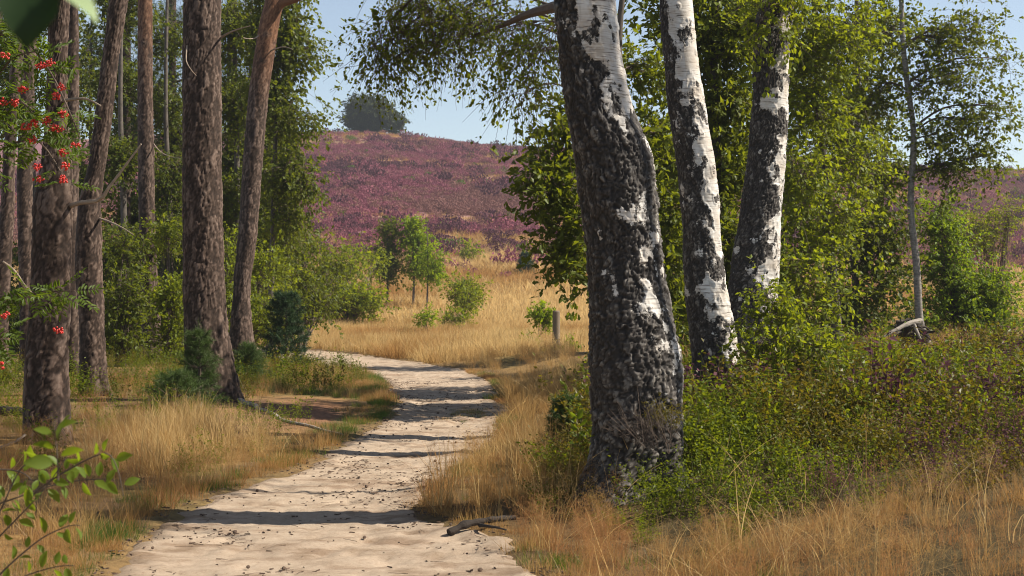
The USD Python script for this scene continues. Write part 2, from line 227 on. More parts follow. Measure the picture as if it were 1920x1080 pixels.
SHAPES = {  # outline of a leaf: along, across, up; and its triangles
    'rhomb': ([(0, 0, 0), (.42, .5, .06), (1, 0, -.05), (.42, -.5, .06)], [(0, 1, 2), (0, 2, 3)]),
    'oval': ([(0, 0, 0), (.3, .42, .08), (.68, .40, .08), (1, 0, -.08), (.68, -.40, .08), (.3, -.42, .08)], [(0, 1, 2), (0, 2, 3), (0, 3, 4), (0, 4, 5)]),
    'oak': ([(0, 0, 0), (.3, .28, .05), (.45, .22, .02), (.62, .5, .08), (1, .12, -.06), (1, -.12, -.06), (.62, -.5, .08), (.45, -.22, .02), (.3, -.28, .05)], [(0, 1, 2), (0, 2, 7), (0, 7, 8), (2, 3, 4), (2, 4, 5), (2, 5, 7), (7, 5, 6)]),
    'big': ([(0, 0, 0), (.14, .26, .05), (.36, .46, .1), (.6, .44, .1), (.82, .24, .03), (1, 0, -.1), (.82, -.24, .03), (.6, -.44, .1), (.36, -.46, .1), (.14, -.26, .05), (.2, 0, 0), (.5, 0, .0), (.78, 0, -.03)],
            [(0, 1, 10), (1, 2, 10), (2, 11, 10), (2, 3, 11), (3, 12, 11), (3, 4, 12), (4, 5, 12), (0, 10, 9), (9, 10, 8), (8, 10, 11), (8, 11, 7), (7, 11, 12), (7, 12, 6), (6, 12, 5)]),
    'needle': ([(0, .5, 0), (0, -.5, 0), (1, 0, 0)], [(0, 1, 2)]),
}
def leaves(c, ax, nr, L, W, shape='rhomb'):
    s, t = SHAPES[shape]; s = np.array(s); ax = unit(ax); sd = unit(np.cross(nr, ax)); nn = np.cross(ax, sd)
    L = np.broadcast_to(L, len(c)); W = np.broadcast_to(W, len(c))
    v = c[:, None] + ax[:, None] * (s[None, :, 0:1] * L[:, None, None]) + sd[:, None] * (s[None, :, 1:2] * W[:, None, None]) + nn[:, None] * (s[None, :, 2:3] * L[:, None, None])
    return v.reshape(-1, 3), (np.arange(len(c))[:, None, None] * len(s) + np.array(t)[None]).reshape(-1, 3)
def rnd(n, r=rng): return r.normal(size=(n, 3))
def ball(n, r=rng): return unit(rnd(n, r)) * r.random((n, 1)) ** (1 / 2.6)

def foliage(clumps, trunk_axis, ntw, nlf, tl, leafL, shape, droop, r, asp=.62, spread=.3):
    """clumps (k,3): each a spray of ntw twigs with nlf leaves. Returns the twig mesh and the leaf mesh."""
    k = len(clumps); b = np.repeat(clumps, ntw, 0) + rnd(k * ntw, r) * tl * spread
    out = b - trunk_axis(b[:, 2]); out[:, 2] *= .4
    d = unit(unit(out) * .7 + rnd(k * ntw, r) * .65 + np.array([0, 0, .15 - droop * .9]))
    ln = tl * (.55 + .8 * r.random(len(b))); vec = d * ln[:, None]; sag = np.full(len(b), .12 + .45 * droop)
    tw = twigs(b - vec * .3, vec * 1.3, sag, .0016 + .003 * tl)
    t = r.random((len(b), nlf)); t = .15 + .9 * t
    p = b[:, None] + vec[:, None] * t[..., None]; p[..., 2] -= (sag * ln)[:, None] * t ** 2
    p = p.reshape(-1, 3) + rnd(len(b) * nlf, r) * .035 * tl; n = len(p)
    ax = np.repeat(d, nlf, 0) * .6 + rnd(n, r) * .6 + np.array([0, 0, -.25 - .5 * droop]); nr = np.array([0, 0, .75]) + rnd(n, r) * .65
    L = leafL * (.6 + .7 * r.random(n))
    return tw, leaves(p, ax, nr, L, L * asp, shape)
def sprays(leafmat, seed, k=6, ntw=10, nlf=9, tl=.4, leafL=.05, shape='rhomb', droop=.3, asp=.62, bark='twig'):
    out = []
    for i in range(k):
        r = np.random.default_rng(seed * 100 + i); tw, lf = foliage(np.zeros((1, 3)), lambda h: np.stack([0 * h - .01, 0 * h, h * 0], -1), ntw, nlf, tl, leafL, shape, droop, r, asp, .42)
        out.append(('twigs', tw, M[bark] if isinstance(bark, str) else bark, 'leaves', lf, leafmat))
    return out

def trunk_from(edges, Y, top=None, taper=.5, lean=0.0, foot=.25):
    """centre line and radius against height, from edges (py, left px, right px) at depth Y; goes on above the frame to height top"""
    e = sorted(edges, key=lambda q: -q[0])
    z = np.array([EYE - (q[0] - HY) / F * Y for q in e]); x = np.array([((q[1] + q[2]) / 2 - CX) / F * Y for q in e]); r = np.array([(q[2] - q[1]) / 2 / F * Y for q in e])
    if top and top > z[-1] + .5:
        sl = np.clip((x[-1] - x[-2]) / (z[-1] - z[-2]), -.12, .12); zt = np.linspace(z[-1], top, 5)[1:]
        x = np.r_[x, x[-1] + sl * (zt - z[-1]) * .8]; r = np.r_[r, r[-1] * (1 - taper * (zt - z[-1]) / (top - z[-1]))]; z = np.r_[z, zt]
    fx, fr = PchipInterpolator(z, x), PchipInterpolator(z, r)
    def axis(h):
        h = np.clip(h, z[0] - .3, z[-1]); return np.stack([fx(np.maximum(h, z[0])), Y + lean * (h - z[0]), h], -1)
    return axis, (lambda h: fr(np.clip(h, z[0], z[-1]))), z[0], z[-1]
def trunk_grid(axis, rad, z0, z1, res, zview, flare, lobes, r):
    zs = np.r_[np.arange(z0 - .25, min(zview, z1), res), np.arange(min(zview, z1), z1, max(.12, res * 4)), z1]
    nt = int(np.clip(2 * np.pi * rad(zs[0] + .5) / res, 10, 260)); th = np.linspace(0, 2 * np.pi, nt, endpoint=False)
    c = axis(zs); R = np.asarray(rad(zs)); ph = r.random(3) * 6.28
    fl = np.exp(-np.maximum(zs - z0, 0) / .30)[:, None] * flare * 1.6 * np.maximum(0, (.55 + .45 * np.cos(lobes * th + ph[0]) + .3 * np.cos((lobes + 2) * th + ph[1])))[None]
    R2 = R[:, None] * (1 + fl + .035 * np.cos(2 * th + ph[2])[None])
    return zs, th, c, R, R2
def grid_mesh(c, th, R2):
    k, n = R2.shape; v = c[:, None] + np.stack([np.cos(th) * R2, np.sin(th) * R2, 0 * R2], -1)
    i = np.arange(k - 1)[:, None] * n + np.arange(n); j = np.arange(k - 1)[:, None] * n + (np.arange(n) + 1) % n
    f = np.vstack([np.stack([i, j, j + n], -1).reshape(-1, 3), np.stack([i, j + n, i + n], -1).reshape(-1, 3)])
    top = np.arange(n) + (k - 1) * n; v = np.vstack([v.reshape(-1, 3), c[-1] + [0, 0, .02]]); f = np.vstack([f, np.stack([top, np.roll(top, -1), np.full(n, k * n)], -1)])
    return v, f
def bark_cells(Rm, T, Z, z0, z1, r, cell, squash, warp):
    """plates of bark: how far each point lies from the crack round its plate, and the plate's own tone"""
    A = 2 * np.pi * Rm * (z1 - z0 + .3); ns = int(min(A * squash / (cell * cell), 16000)); st, sz = r.random(ns) * 6.283, z0 - .3 + r.random(ns) * (z1 - z0 + .6)
    q = np.stack([np.cos(T) * Rm, np.sin(T) * Rm, Z * squash], -1); wq = np.stack([np.cos(T) * Rm, np.sin(T) * Rm, Z * .7], -1)
    q = q + (np.stack([fbm(wq * .7 / cell, 3, k) for k in (1, 2, 3)], -1) - .5) * cell * warp
    d, i = cKDTree(np.stack([np.cos(st) * Rm, np.sin(st) * Rm, sz * squash], 1)).query(q.reshape(-1, 3), k=2)
    return ((d[:, 1] - d[:, 0]) / cell).reshape(T.shape), r.random(ns)[i[:, 0]].reshape(T.shape), wq
def pine_trunk(axis, rad, z0, z1, res, zview, seed, orange=(99, 100), cell=.05, flare=.35):
    r = np.random.default_rng(seed); zs, th, c, R, R2 = trunk_grid(axis, rad, z0, z1, res, zview, flare, 4, r); Rm = R.mean(); T, Z = np.meshgrid(th, zs)
    e, tn, wq = bark_cells(Rm, T, Z, z0, z1, r, cell, .24, 2.0); e2, tn2, _ = bark_cells(Rm, T, Z, z0, z1, r, cell * .5, .5, 1.6)
    plate = .75 * sst(.0, .42, e) + .25 * sst(.0, .5, e2); fine = fbm(wq * [60, 60, 40], 2, 9) - .5
    org = sst(orange[0], orange[1], Z) * sst(.15, .5, fbm(wq * 5, 2, 4) - .1 + .35 * sst(orange[0], orange[1] + 1, Z))
    amp = (.008 + .042 * Rm) * (1 - .75 * org)
    D = amp * (plate - .6 + .5 * (tn - .5) * plate + .25 * (tn2 - .5)) + (.004 + .020 * Rm) * fine * (1 - .6 * org)
    v, f = grid_mesh(c, th, R2 + D); a = np.stack([np.clip(plate * .8 + .45 * fine + .12, 0, 1), .6 * tn + .4 * tn2, org], -1).reshape(-1, 3)
    return (v, f), np.vstack([a, a[-1:]])
def birch_trunk(axis, rad, z0, z1, res, zview, seed, bias, flare=.3, side=(.95, -.30), band=3.2):
    r = np.random.default_rng(seed); zs, th, c, R, R2 = trunk_grid(axis, rad, z0, z1, res, zview, flare, 3, r)
    T, Z = np.meshgrid(th, zs); Rm = R.mean(); q = np.stack([np.cos(T) * R[:, None], np.sin(T) * R[:, None], Z], -1) + seed * 3.7
    zb, bb = np.array([b[0] for b in bias]), np.array([b[1] for b in bias]); bi = np.interp(zs, zb, bb)[:, None]
    m = .58 * fbm(q * [5.5, 5.5, band], 3, seed) + .52 * fbm(q * [15, 15, 8], 3, seed + 5) - .05 + bi + .16 * (np.cos(T) * side[0] + np.sin(T) * side[1])
    w = np.clip(.5 + (m - .5) * 2.6, 0, 1); black = 1 - sst(.42, .60, w); k = Rm / .25
    e, tn, _ = bark_cells(Rm, T, Z, z0, z1, r, .030 * k + .010, .38, 2.6); e2, tn2, _ = bark_cells(Rm, T, Z, z0, z1, r, .014 * k + .007, .6, 2.0)
    plate = sst(.0, .4, e); chunk = sst(0, .5, e2)
    fine = fbm(q * 60, 2, 4) - .5; rel = np.clip((.55 * plate + .45 * chunk) * (.4 + .4 * tn + .35 * tn2) + .5 * fine - .08, 0, 1)
    D = black * k * (.011 * (plate - .5) + .008 * (chunk - .4) + .012 * (tn - .4) + .014 * fine + .03 * (fbm(q * [9, 9, 3.5], 3, 31) - .5)) + (1 - black) * (.004 * (fbm(q * [6, 6, 10], 3, 2) - .5)) + .05 * k * Rm / .25 * (fbm(q * [3.2, 3.2, 1.6], 2, seed + 7) - .5) + .008 * sst(.45, .58, w) * (1 - sst(.6, .75, w))
    v, f = grid_mesh(c, th, R2 + D); a = np.stack([w, rel, tn], -1).reshape(-1, 3)
    return (v, f), np.vstack([a, a[-1:]])
def simple_trunk(pts, r0, r1, seed, n=9, k=40, wob=.12):
    c = spline(pts, k); r = np.linspace(r0, r1, k); r[:4] *= np.array([1.5, 1.25, 1.1, 1.03])
    v, f = tube(c, r, n); v = v + (v - np.vstack([np.repeat(c, n, 0), c[:1], c[-1:]])) * ((fbm(v * [9, 9, 4], 3, seed) - .5) * 2 * wob)[:, None]
    return v, f
def ax_of(pts):
    p = spline(pts, 30); o = np.argsort(p[:, 2]); z = p[o, 2]
    return lambda h: np.stack([np.interp(h, z, p[o, 0]), np.interp(h, z, p[o, 1]), np.clip(h, z[0], z[-1])], -1)

DENS = 1.7
def blob_clumps(blobs, r, dens=None, tl=0.0):
    """blobs: (px, py, Y, rx px, ry px, number). Returns [(centre, clumps)]"""
    out = []
    for px, py, Y, rx, ry, n in blobs:
        c = P(px, py, Y); rad = np.array([rx, min(rx, ry) * .9, ry]) * Y / F; rad = np.maximum(rad - .6 * tl, .3 * rad); n = int(n * (DENS if dens is None else dens) + .5)
        q = ball(n * 3, r); w = N3(c + q * rad, 2.2 / max(rad.min(), .3)); q = q[np.argsort(-w - .25 * r.random(len(q)))[:n]]      # masses with gaps between them
        out.append((c, c + q * rad))
    return out
def N3(p, k): return fbm(p * k, 2, 55)
def crown(tree, axis, zlo, zhi, blobs, leafmat, r, limb_r=.035, ntw=10, nlf=9, tl=.4, leafL=.05, shape='rhomb', droop=.3, asp=.70, bark='twig', dens=None, k=6):
    """limbs from the trunk to each mass of leaves, branches from the limbs to each spray, and the sprays of leaves"""
    wood, pos = [], []
    for c, cl in blob_clumps(blobs, r, dens, tl):
        h = np.clip(c[2] - (.35 - .5 * droop) * np.linalg.norm((c - axis(np.array([c[2]]))[0])[:2]), zlo, zhi); s = axis(np.array([h]))[0]
        L = np.linalg.norm(c - s); mid = (s + c) / 2 + np.array([0, 0, .10 + .12 * droop]) * L + rnd(1, r)[0] * .05 * L
        q = spline([s, mid, c], 9); wood.append(tube(q, np.linspace(limb_r * (.5 + .3 * min(L, 3)), limb_r * .3, 9), 5))
        t = .35 + .65 * r.random(len(cl)); a = q[np.minimum((t * 8).astype(int), 8)]; v = cl - a
        wood.append(twigs(a, v, -.1 + .15 * r.random(len(cl)), limb_r * .28)); pos.append(cl)
    obj('branches', join(wood), M[bark] if isinstance(bark, str) else bark, tree, kind='stuff')
    pos = np.vstack(pos); n = len(pos)
    return instancer('crown', sprays(leafmat, int(r.integers(1, 9999)), k, ntw, nlf, tl, leafL, shape, droop, asp, bark), pos, r.random(n) * 6.283, r.uniform(.7, 1.3, n), r.integers(0, k, n), tree)
def shoots(c, d, L, nn, nl, r, w=.0035):
    """pine shoots: a bristling brush of needles along each"""
    k = len(c); t = .1 + .95 * r.random((k, nn)); p = c[:, None] + d[:, None] * (t * L)[..., None]
    ax = np.repeat(d, nn, 0) * .55 + unit(rnd(k * nn, r)) * .8
    return leaves(p.reshape(-1, 3), ax, rnd(k * nn, r), nl * (.7 + .5 * r.random(k * nn)), w, 'needle')
def needle_sprays(mat, seed, k=4, nsh=16, nn=30, nl=.06, w=.004, tl=.22):
    out = []
    for i in range(k):
        r = np.random.default_rng(seed * 100 + i); b = rnd(nsh, r) * tl * [.9, .9, .45]; d = unit(unit(b) * .6 + rnd(nsh, r) * .5 + [0, 0, .4])
        out.append(('twigs', twigs(b * .2, b * .8 + d * tl * .4, np.zeros(nsh), .003), M['twig'], 'needles', shoots(b, d, tl, nn, nl, r, w), mat))
    return out
def needles(tree, axis, zlo, zhi, blobs, mat, r, nsh=16, nn=30, nl=.06, limb_r=.04, w=.004, tl=.22, dens=1.6):
    wood, pos = [], []
    for c, cl in blob_clumps(blobs, r, dens):
        h = np.clip(c[2] - .1, zlo, zhi); s = axis(np.array([h]))[0]; L = np.linalg.norm(c - s)
        q = spline([s, (s + c) / 2 + np.array([0, 0, .06 * L]), c], 8); wood.append(tube(q, np.linspace(limb_r, limb_r * .3, 8), 5))
        a = q[np.minimum((.3 + .7 * r.random(len(cl))) * 8, 7).astype(int)]; wood.append(twigs(a, cl - a, np.zeros(len(cl)), limb_r * .25)); pos.append(cl)
    obj('branches', join(wood), M['twig'], tree, kind='stuff'); pos = np.vstack(pos); n = len(pos)
    instancer('crown', needle_sprays(mat, int(r.integers(1, 9999)), 4, nsh, nn, nl, w, tl), pos, r.random(n) * 6.283, r.uniform(.75, 1.3, n), r.integers(0, 4, n), tree)

# ================================================================ THE GROUND
xs = np.r_[-np.geomspace(9.5, 900, 62)[::-1], np.arange(-9.4, 9.4, .13), np.geomspace(9.5, 900, 62)]
ys = np.r_[np.arange(-8, 5.5, .5), np.arange(5.5, 45, .13), 45 * np.exp(np.linspace(0, math.log(300 / 45), 190)), np.geomspace(306, 2500, 40)]
XX, YY = np.meshgrid(xs, ys); ZZ = H(XX, YY); d_, right_ = path_d(XX, YY)
ZZ = ZZ - .05 * (d_ < 0) * sst(.0, .25, -d_)
p3 = np.stack([XX, YY, 0 * XX], -1); n1 = fbm(p3 * .6, 4, 11); n2 = fbm(p3 * .12, 3, 12); n3 = fbm(p3 * 2.3, 3, 13)
col = np.ones(XX.shape + (3,)) * [.20, .125, .05]                      # dry thatch
def lay(mask, c):
    global col
    col = col * (1 - mask[..., None]) + np.array(c) * mask[..., None]
lay(sst(.45, .65, n1) * .6, (.085, .085, .028))                           # moss and green
lay(sst(1.2, .2, np.hypot((XX + 2.75) / 1.2, (YY - 18.2) / 3.2)), (.19, .095, .055))   # bare needle litter by the bend
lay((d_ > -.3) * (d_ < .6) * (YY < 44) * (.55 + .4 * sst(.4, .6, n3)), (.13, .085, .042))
lay(right_ * sst(11, 10, YY) * (d_ > 0) * .75, (.10, .06, .028))  # ground colour darkened so gaps between the grass look shaded
lay(((XX < -2.8) & (YY > 9) & (YY < 44)) * sst(.35, .6, n3) * .75, (.10, .06, .035))
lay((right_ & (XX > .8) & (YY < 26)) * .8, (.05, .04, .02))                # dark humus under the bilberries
lay(sst(44, 52, YY), (.36, .25, .10))                                       # straw meadow
hz = sst(82, 125, YY + 40 * (n2 - .5) + 14 * (n1 - .5)); HEATH = lambda X, Y: sst(82, 125, Y + 40 * (fbm(np.stack([X, Y, 0 * X], -1) * .12, 3, 12) - .5) + 14 * (fbm(np.stack([X, Y, 0 * X], -1) * .6, 4, 11) - .5))
lay(hz, (.17, .085, .095)); lay(hz * sst(.5, .62, fbm(p3 * [.05, .16, 1], 4, 21)) * .7, (.32, .21, .115)); lay(hz * sst(.5, .65, fbm(p3 * .1, 3, 25)) * .5, (.10, .055, .055))
k = int(np.searchsorted(ys, 62)); nx = len(xs)
def sheet(a, b):
    i = (np.arange(b - a)[:, None] * nx + np.arange(nx - 1))
    f = np.vstack([np.stack([i, i + 1, i + nx + 1], -1).reshape(-1, 3), np.stack([i, i + nx + 1, i + nx], -1).reshape(-1, 3)])
    return (np.stack([XX, YY, ZZ], -1)[a:b + 1].reshape(-1, 3), f), col[a:b + 1].reshape(-1, 3)
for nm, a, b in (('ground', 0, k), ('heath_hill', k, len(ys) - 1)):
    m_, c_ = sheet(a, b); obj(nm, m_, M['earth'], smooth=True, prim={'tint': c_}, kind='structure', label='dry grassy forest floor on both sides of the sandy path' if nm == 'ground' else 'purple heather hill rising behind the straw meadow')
# the sandy path: worn ruts, footprints, ragged rim
px_, py_ = np.arange(-14, 1.6, .045), np.r_[np.arange(5.2, 24, .045), np.arange(24, 46, .09)]
PX, PY = np.meshgrid(px_, py_); pd, _ = path_d(PX, PY); q3 = np.stack([PX, PY, 0 * PX], -1)
rag = .10 * (fbm(q3 * 3.0, 3, 31) - .5) + .12 * (fbm(q3 * 9.0, 2, 32) - .5)
PZ = H(PX, PY, False) + .03 * (fbm(q3 * .5, 2, 5) - .5) + .012 + .035 * (fbm(q3 * 1.6, 3, 33) - .5) + .016 * (fbm(q3 * [5, 7, 1], 3, 34) - .5) + .012 * (fbm(q3 * 13, 2, 35) - .5) - .02 * sst(.62, .75, fbm(q3 * 4.5, 2, 36)) - .05 * sst(-.18, .02, pd + rag)
rf = np.random.default_rng(35); fx, fy = rf.uniform(-4.5, .6, 1500), 5.5 + 26 * rf.random(1500); fd = cKDTree(np.stack([fx / .055, fy / .14], 1)).query(np.stack([PX.ravel() / .055, PY.ravel() / .14], 1))[0].reshape(PX.shape)
PZ = PZ - .010 * np.clip(1 - fd ** 2, 0, 1) + .004 * np.exp(-((fd - 1.25) / .3) ** 2)
keep = (pd + rag < .03); ok = keep[:-1, :-1] & keep[1:, :-1] & keep[:-1, 1:] & keep[1:, 1:]; iy, ix = np.nonzero(ok); w_ = len(px_); i0 = iy * w_ + ix
fp = np.vstack([np.stack([i0, i0 + 1, i0 + w_ + 1], -1), np.stack([i0, i0 + w_ + 1, i0 + w_], -1)]); us, inv = np.unique(fp, return_inverse=True)
tint = np.ones(PX.shape + (3,)) * [.36, .285, .216]; mk = sst(.5, .68, .55 * fbm(q3 * [1.3, 6.0, 1], 4, 37) + .45 * fbm(q3 * [5, 16, 1], 3, 38))[..., None] * .75; tint = tint * (1 - mk) + np.array([.20, .135, .09]) * mk
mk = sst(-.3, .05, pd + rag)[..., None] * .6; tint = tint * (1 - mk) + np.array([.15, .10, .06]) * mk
mk = (sst(.5, .15, np.hypot((PX + .55) / .55, (PY - 19.1) / 1.0)) * sst(.35, .55, fbm(q3 * 6, 2, 3)))[..., None] * .7; tint = tint * (1 - mk) + np.array([.17, .15, .05]) * mk
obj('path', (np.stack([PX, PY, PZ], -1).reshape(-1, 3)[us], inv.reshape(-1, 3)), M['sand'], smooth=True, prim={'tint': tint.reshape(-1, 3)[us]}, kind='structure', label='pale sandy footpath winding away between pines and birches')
def path_z(X, Y):
    q = np.stack([X, Y, 0 * X], -1); return H(X, Y, False) + .03 * (fbm(q * .5, 2, 5) - .5) + .012 + .035 * (fbm(q * 1.6, 3, 33) - .5) + .016 * (fbm(q * [5, 7, 1], 3, 34) - .5) + .012 * (fbm(q * 13, 2, 35) - .5)
print('tris ground', sum(len(UsdGeom.Mesh(p).GetFaceVertexCountsAttr().Get()) for p in stage.Traverse() if p.IsA(UsdGeom.Mesh)))

# the air between here and the hill
hb = trimesh.creation.box([1840, 2560, 1.0]); hv = np.array(hb.vertices); hv[:, 1] += 1256; hv[:, 2] = np.where(hv[:, 2] > 0, 48.0, ZZ.min() - 1.0)
obj('haze', (hv, np.array(hb.faces)), usdkit.material(stage, '/World/Looks/air', {'v': ('principled_volume', {'color': (.86, .92, 1.0), 'density': .00030, 'anisotropy': .25})}, volume='v.volume'), kind='stuff', label='thin summer haze over the heath')

# ================================================================ PINES ON THE LEFT
def pine(label, edges, Y, seed, res, top, blobs, orange=(99, 100), cell=.05, lean=0.0, dead=(), zview=None, flare=.35, group=None, nsh=14, nn=26):
    axis, rad, z0, z1 = trunk_from(edges, Y, top, .55, lean); r = np.random.default_rng(seed); b = axis(np.array([z0]))[0]
    t = thing('pine_tree', label, 'pine tree', b, group)
    m_, a_ = pine_trunk(axis, rad, z0, z1, res, zview or P(0, -30, Y)[2], seed, orange, cell, flare); obj('trunk', m_, M['pine_bark'], t, smooth=True, prim={'bark': a_})
    for pts, r0 in dead:
        q = spline([P(*p) for p in pts], 12); v, f = tube(q, np.linspace(r0, r0 * .3, 12), 7); obj('dead_branch', (v + .25 * r0 * (fbm(v * 40, 2, 3) - .5)[:, None], f), M['dead_wood'], t)
    if blobs: needles(t, axis, z0 + .5, z1, blobs, M['needle'], r, nsh=nsh, nn=nn, nl=.075, limb_r=.05, w=.006, tl=.28)
    return t
P1 = pine('thick scaly pine at the left edge with red rowan berries in front', [(860, 50, 132), (800, 48, 130), (700, 48, 127), (600, 55, 130), (500, 60, 132), (400, 62, 134), (300, 78, 132), (200, 86, 124), (100, 90, 125), (0, 92, 128)], 13.6, 1, .014, 9.5,
     [(60, -700, 13.6, 260, 120, 12), (200, -900, 14, 250, 120, 10), (-100, -800, 13, 220, 130, 10), (150, -450, 14.5, 200, 110, 8)],
     dead=[([(128, 388, 13.6), (150, 380, 13.45), (185, 376, 13.3), (205, 350, 13.2), (235, 310, 13.1), (264, 270, 13.0)], .024), ([(60, 555, 13.5), (48, 540, 13.2), (30, 512, 13.0), (5, 490, 12.9)], .03), ([(110, 190, 13.6), (150, 184, 13.4), (188, 198, 13.3)], .02)])
P2 = pine('leaning pine just behind the thick pine at the left edge', [(765, 150, 210), (700, 150, 200), (600, 150, 195), (500, 142, 190), (400, 146, 188), (300, 168, 198), (200, 180, 211), (100, 193, 222), (0, 205, 238)], 20.2, 2, .02, 13,
     [(250, -700, 20, 200, 120, 9), (100, -800, 20.5, 200, 120, 8)], dead=[([(185, 410, 20.2), (215, 420, 19.8), (250, 440, 19.5)], .02)])
P4 = pine('thick straight pine with bare earth and a pale root at its foot', [(770, 372, 448), (740, 362, 442), (700, 354, 438), (600, 347, 424), (500, 345, 418), (400, 344, 415), (300, 344, 413), (200, 344, 413), (100, 344, 412), (0, 345, 412)], 19.2, 4, .017, 14,
     [(330, -850, 19, 250, 140, 10), (520, -950, 20, 240, 140, 9), (200, -1000, 18.5, 220, 120, 8)], dead=[([(350, 85, 19.0), (348, 110, 18.9), (356, 128, 18.85), (368, 142, 18.9)], .012), ([(412, 72, 19.2), (435, 58, 19.0), (468, 48, 18.9)], .018)], flare=.4)
for pts, r0 in (([(440, 762, 19.2), (470, 778, 18.7), (500, 789, 18.0)], .05), ([(505, 790, 17.9), (545, 800, 16.9), (600, 812, 16.2), (650, 824, 15.5)], .028), ([(385, 765, 19.0), (370, 785, 17.9), (345, 800, 17.0)], .04)):
    q = np.array([G(p[0], p[2], .015) for p in pts]); q = spline(q, 18); q[:, 2] = H(q[:, 0], q[:, 1]) + .012; q[-1, 2] -= .04; q[:, 0] += .03 * np.sin(np.arange(18) * .9)
    obj('root', tube(q, np.linspace(r0, r0 * .35, 18), 7), M['grey_root'], P4)
P5 = pine('leaning pine with orange upper trunk beside the bend of the path', [(690, 432, 482), (600, 433, 472), (540, 437, 470), (450, 445, 481), (300, 455, 493), (200, 463, 501), (100, 476, 515), (40, 486, 524), (0, 496, 532)], 30.5, 5, .024, 13,
     [(560, -500, 30, 200, 110, 10), (430, -600, 30, 200, 110, 8)], orange=(5.2, 7.4), cell=.06, dead=[([(490, 60, 30.5), (470, 72, 30), (455, 70, 29.7)], .018), ([(500, 100, 30.5), (525, 88, 30), (548, 92, 29.6)], .018)])
q = spline([P(512, 20, 30.5), P(530, 3, 30.4), P(555, -4, 30.2), P(600, -25, 29.8)], 10); m_ = tube(q, np.linspace(.12, .05, 10), 9); obj('limb', m_, M['pine_bark'], P5, smooth=True, prim={'bark': np.tile([.6, .5, 1.0], (len(m_[0]), 1))})
P3 = pine('slim straight pine with an orange upper trunk between two thick ones', [(690, 268, 302), (600, 266, 300), (450, 262, 291), (300, 259, 288), (150, 258, 285), (0, 258, 284)], 31.5, 3, .026, 13,
     [(270, -400, 31, 150, 100, 9), (200, -550, 31, 160, 100, 7)], orange=(5.0, 9.5), cell=.06, dead=[([(288, 270, 31.5), (310, 290, 31), (335, 296, 30.6)], .014)])
pine('dark leaning pine cut by the left picture edge', [(700, -22, 12), (560, -14, 18), (400, 0, 26), (300, 5, 28), (200, 12, 34), (80, 22, 44), (0, 28, 52)], 24, 6, .026, 12, [(40, -500, 24, 180, 110, 8), (-90, -300, 24, 120, 100, 6)], cell=.055)
pine('dark pine half hidden just left of the thick left pine', [(700, 40, 70), (500, 36, 64), (350, 32, 60), (250, 34, 60), (100, 40, 66), (0, 44, 68)], 27, 7, .028, 12, [(40, -400, 27, 160, 110, 8)], cell=.055)
pine('grey pine rising directly behind the thick left pine', [(700, 118, 150), (450, 118, 148), (300, 120, 147), (100, 124, 147), (0, 124, 146)], 25, 8, .028, 12.5, [(140, -450, 25, 170, 110, 8)], cell=.055)
for i, (x, w, Y, lab) in enumerate([(236, 16, 44, 'thin distant pine seen between leaning pine and slim orange pine'), (322, 14, 46, 'thin distant pine seen left of the thick straight pine'), (432, 13, 45, 'thin distant pine seen between thick straight pine and leaning orange pine')]):
    pine(lab, [(650, x - w / 2 - 3, x + w / 2 + 3), (300, x - w / 2, x + w / 2), (0, x - w / 2, x + w / 2)], Y, 20 + i, .05, 14,
         [(x + 25, 40, Y, 55, 50, 16), (x - 30, 110, Y, 50, 40, 12), (x + 35, 150, Y, 50, 40, 13), (x - 25, 210, Y, 45, 30, 9), (x + 20, 260, Y, 40, 26, 8), (x - 10, -60, Y, 80, 60, 14)], cell=.08, nsh=16, nn=30)

# ================================================================ BIRCHES ON THE RIGHT
def birch(label, edges, Y, seed, res, top, bias, lean=0.0, name='birch_tree', flare=.3, band=3.2):
    axis, rad, z0, z1 = trunk_from(edges, Y, top, .6, lean); b = axis(np.array([z0]))[0]; t = thing(name, label, 'birch tree', b)
    m_, a_ = birch_trunk(axis, rad, z0, z1, res, P(0, -30, Y)[2], seed, [(P(0, p, Y)[2], v) for p, v in sorted(bias, key=lambda q: -q[0])], flare, band=band); obj('trunk', m_, M['birch_bark'], t, smooth=True, prim={'bark': a_})
    return t, axis, z0, z1
B1, ax1, z0, z1 = birch('thickest birch with rugged black bark, beside the path', [(945, 1092, 1262), (905, 1102, 1265), (860, 1109, 1268), (780, 1110, 1279), (700, 1108, 1277), (600, 1105, 1262), (500, 1100, 1244), (400, 1090, 1232), (300, 1078, 1221), (200, 1062, 1186), (100, 1050, 1167), (0, 1040, 1159)], 9.9, 11, .0085, 8.5,
    [(1000, -.5), (800, -.42), (700, -.30), (600, -.25), (500, -.19), (400, -.17), (300, -.18), (220, -.20), (150, -.06), (0, -.02), (-300, .1)], flare=.4)
r = np.random.default_rng(111)
q = spline([P(1075, 5, 9.9), P(1035, 14, 10.4), P(985, 28, 11.2), P(940, 48, 12), P(885, 66, 12.6)], 14); obj('limb', tube(q, np.linspace(.05, .012, 14), 7), M['twig'], B1)
q = spline([P(1060, -160, 10), P(900, -120, 11.5), P(800, -30, 12.4), P(740, 30, 12.8)], 14); obj('limb', tube(q, np.linspace(.06, .01, 14), 7), M['twig'], B1)
axB = lambda h: ax1(h) * [1, 0, 1] + np.array([0, 12.0, 0])
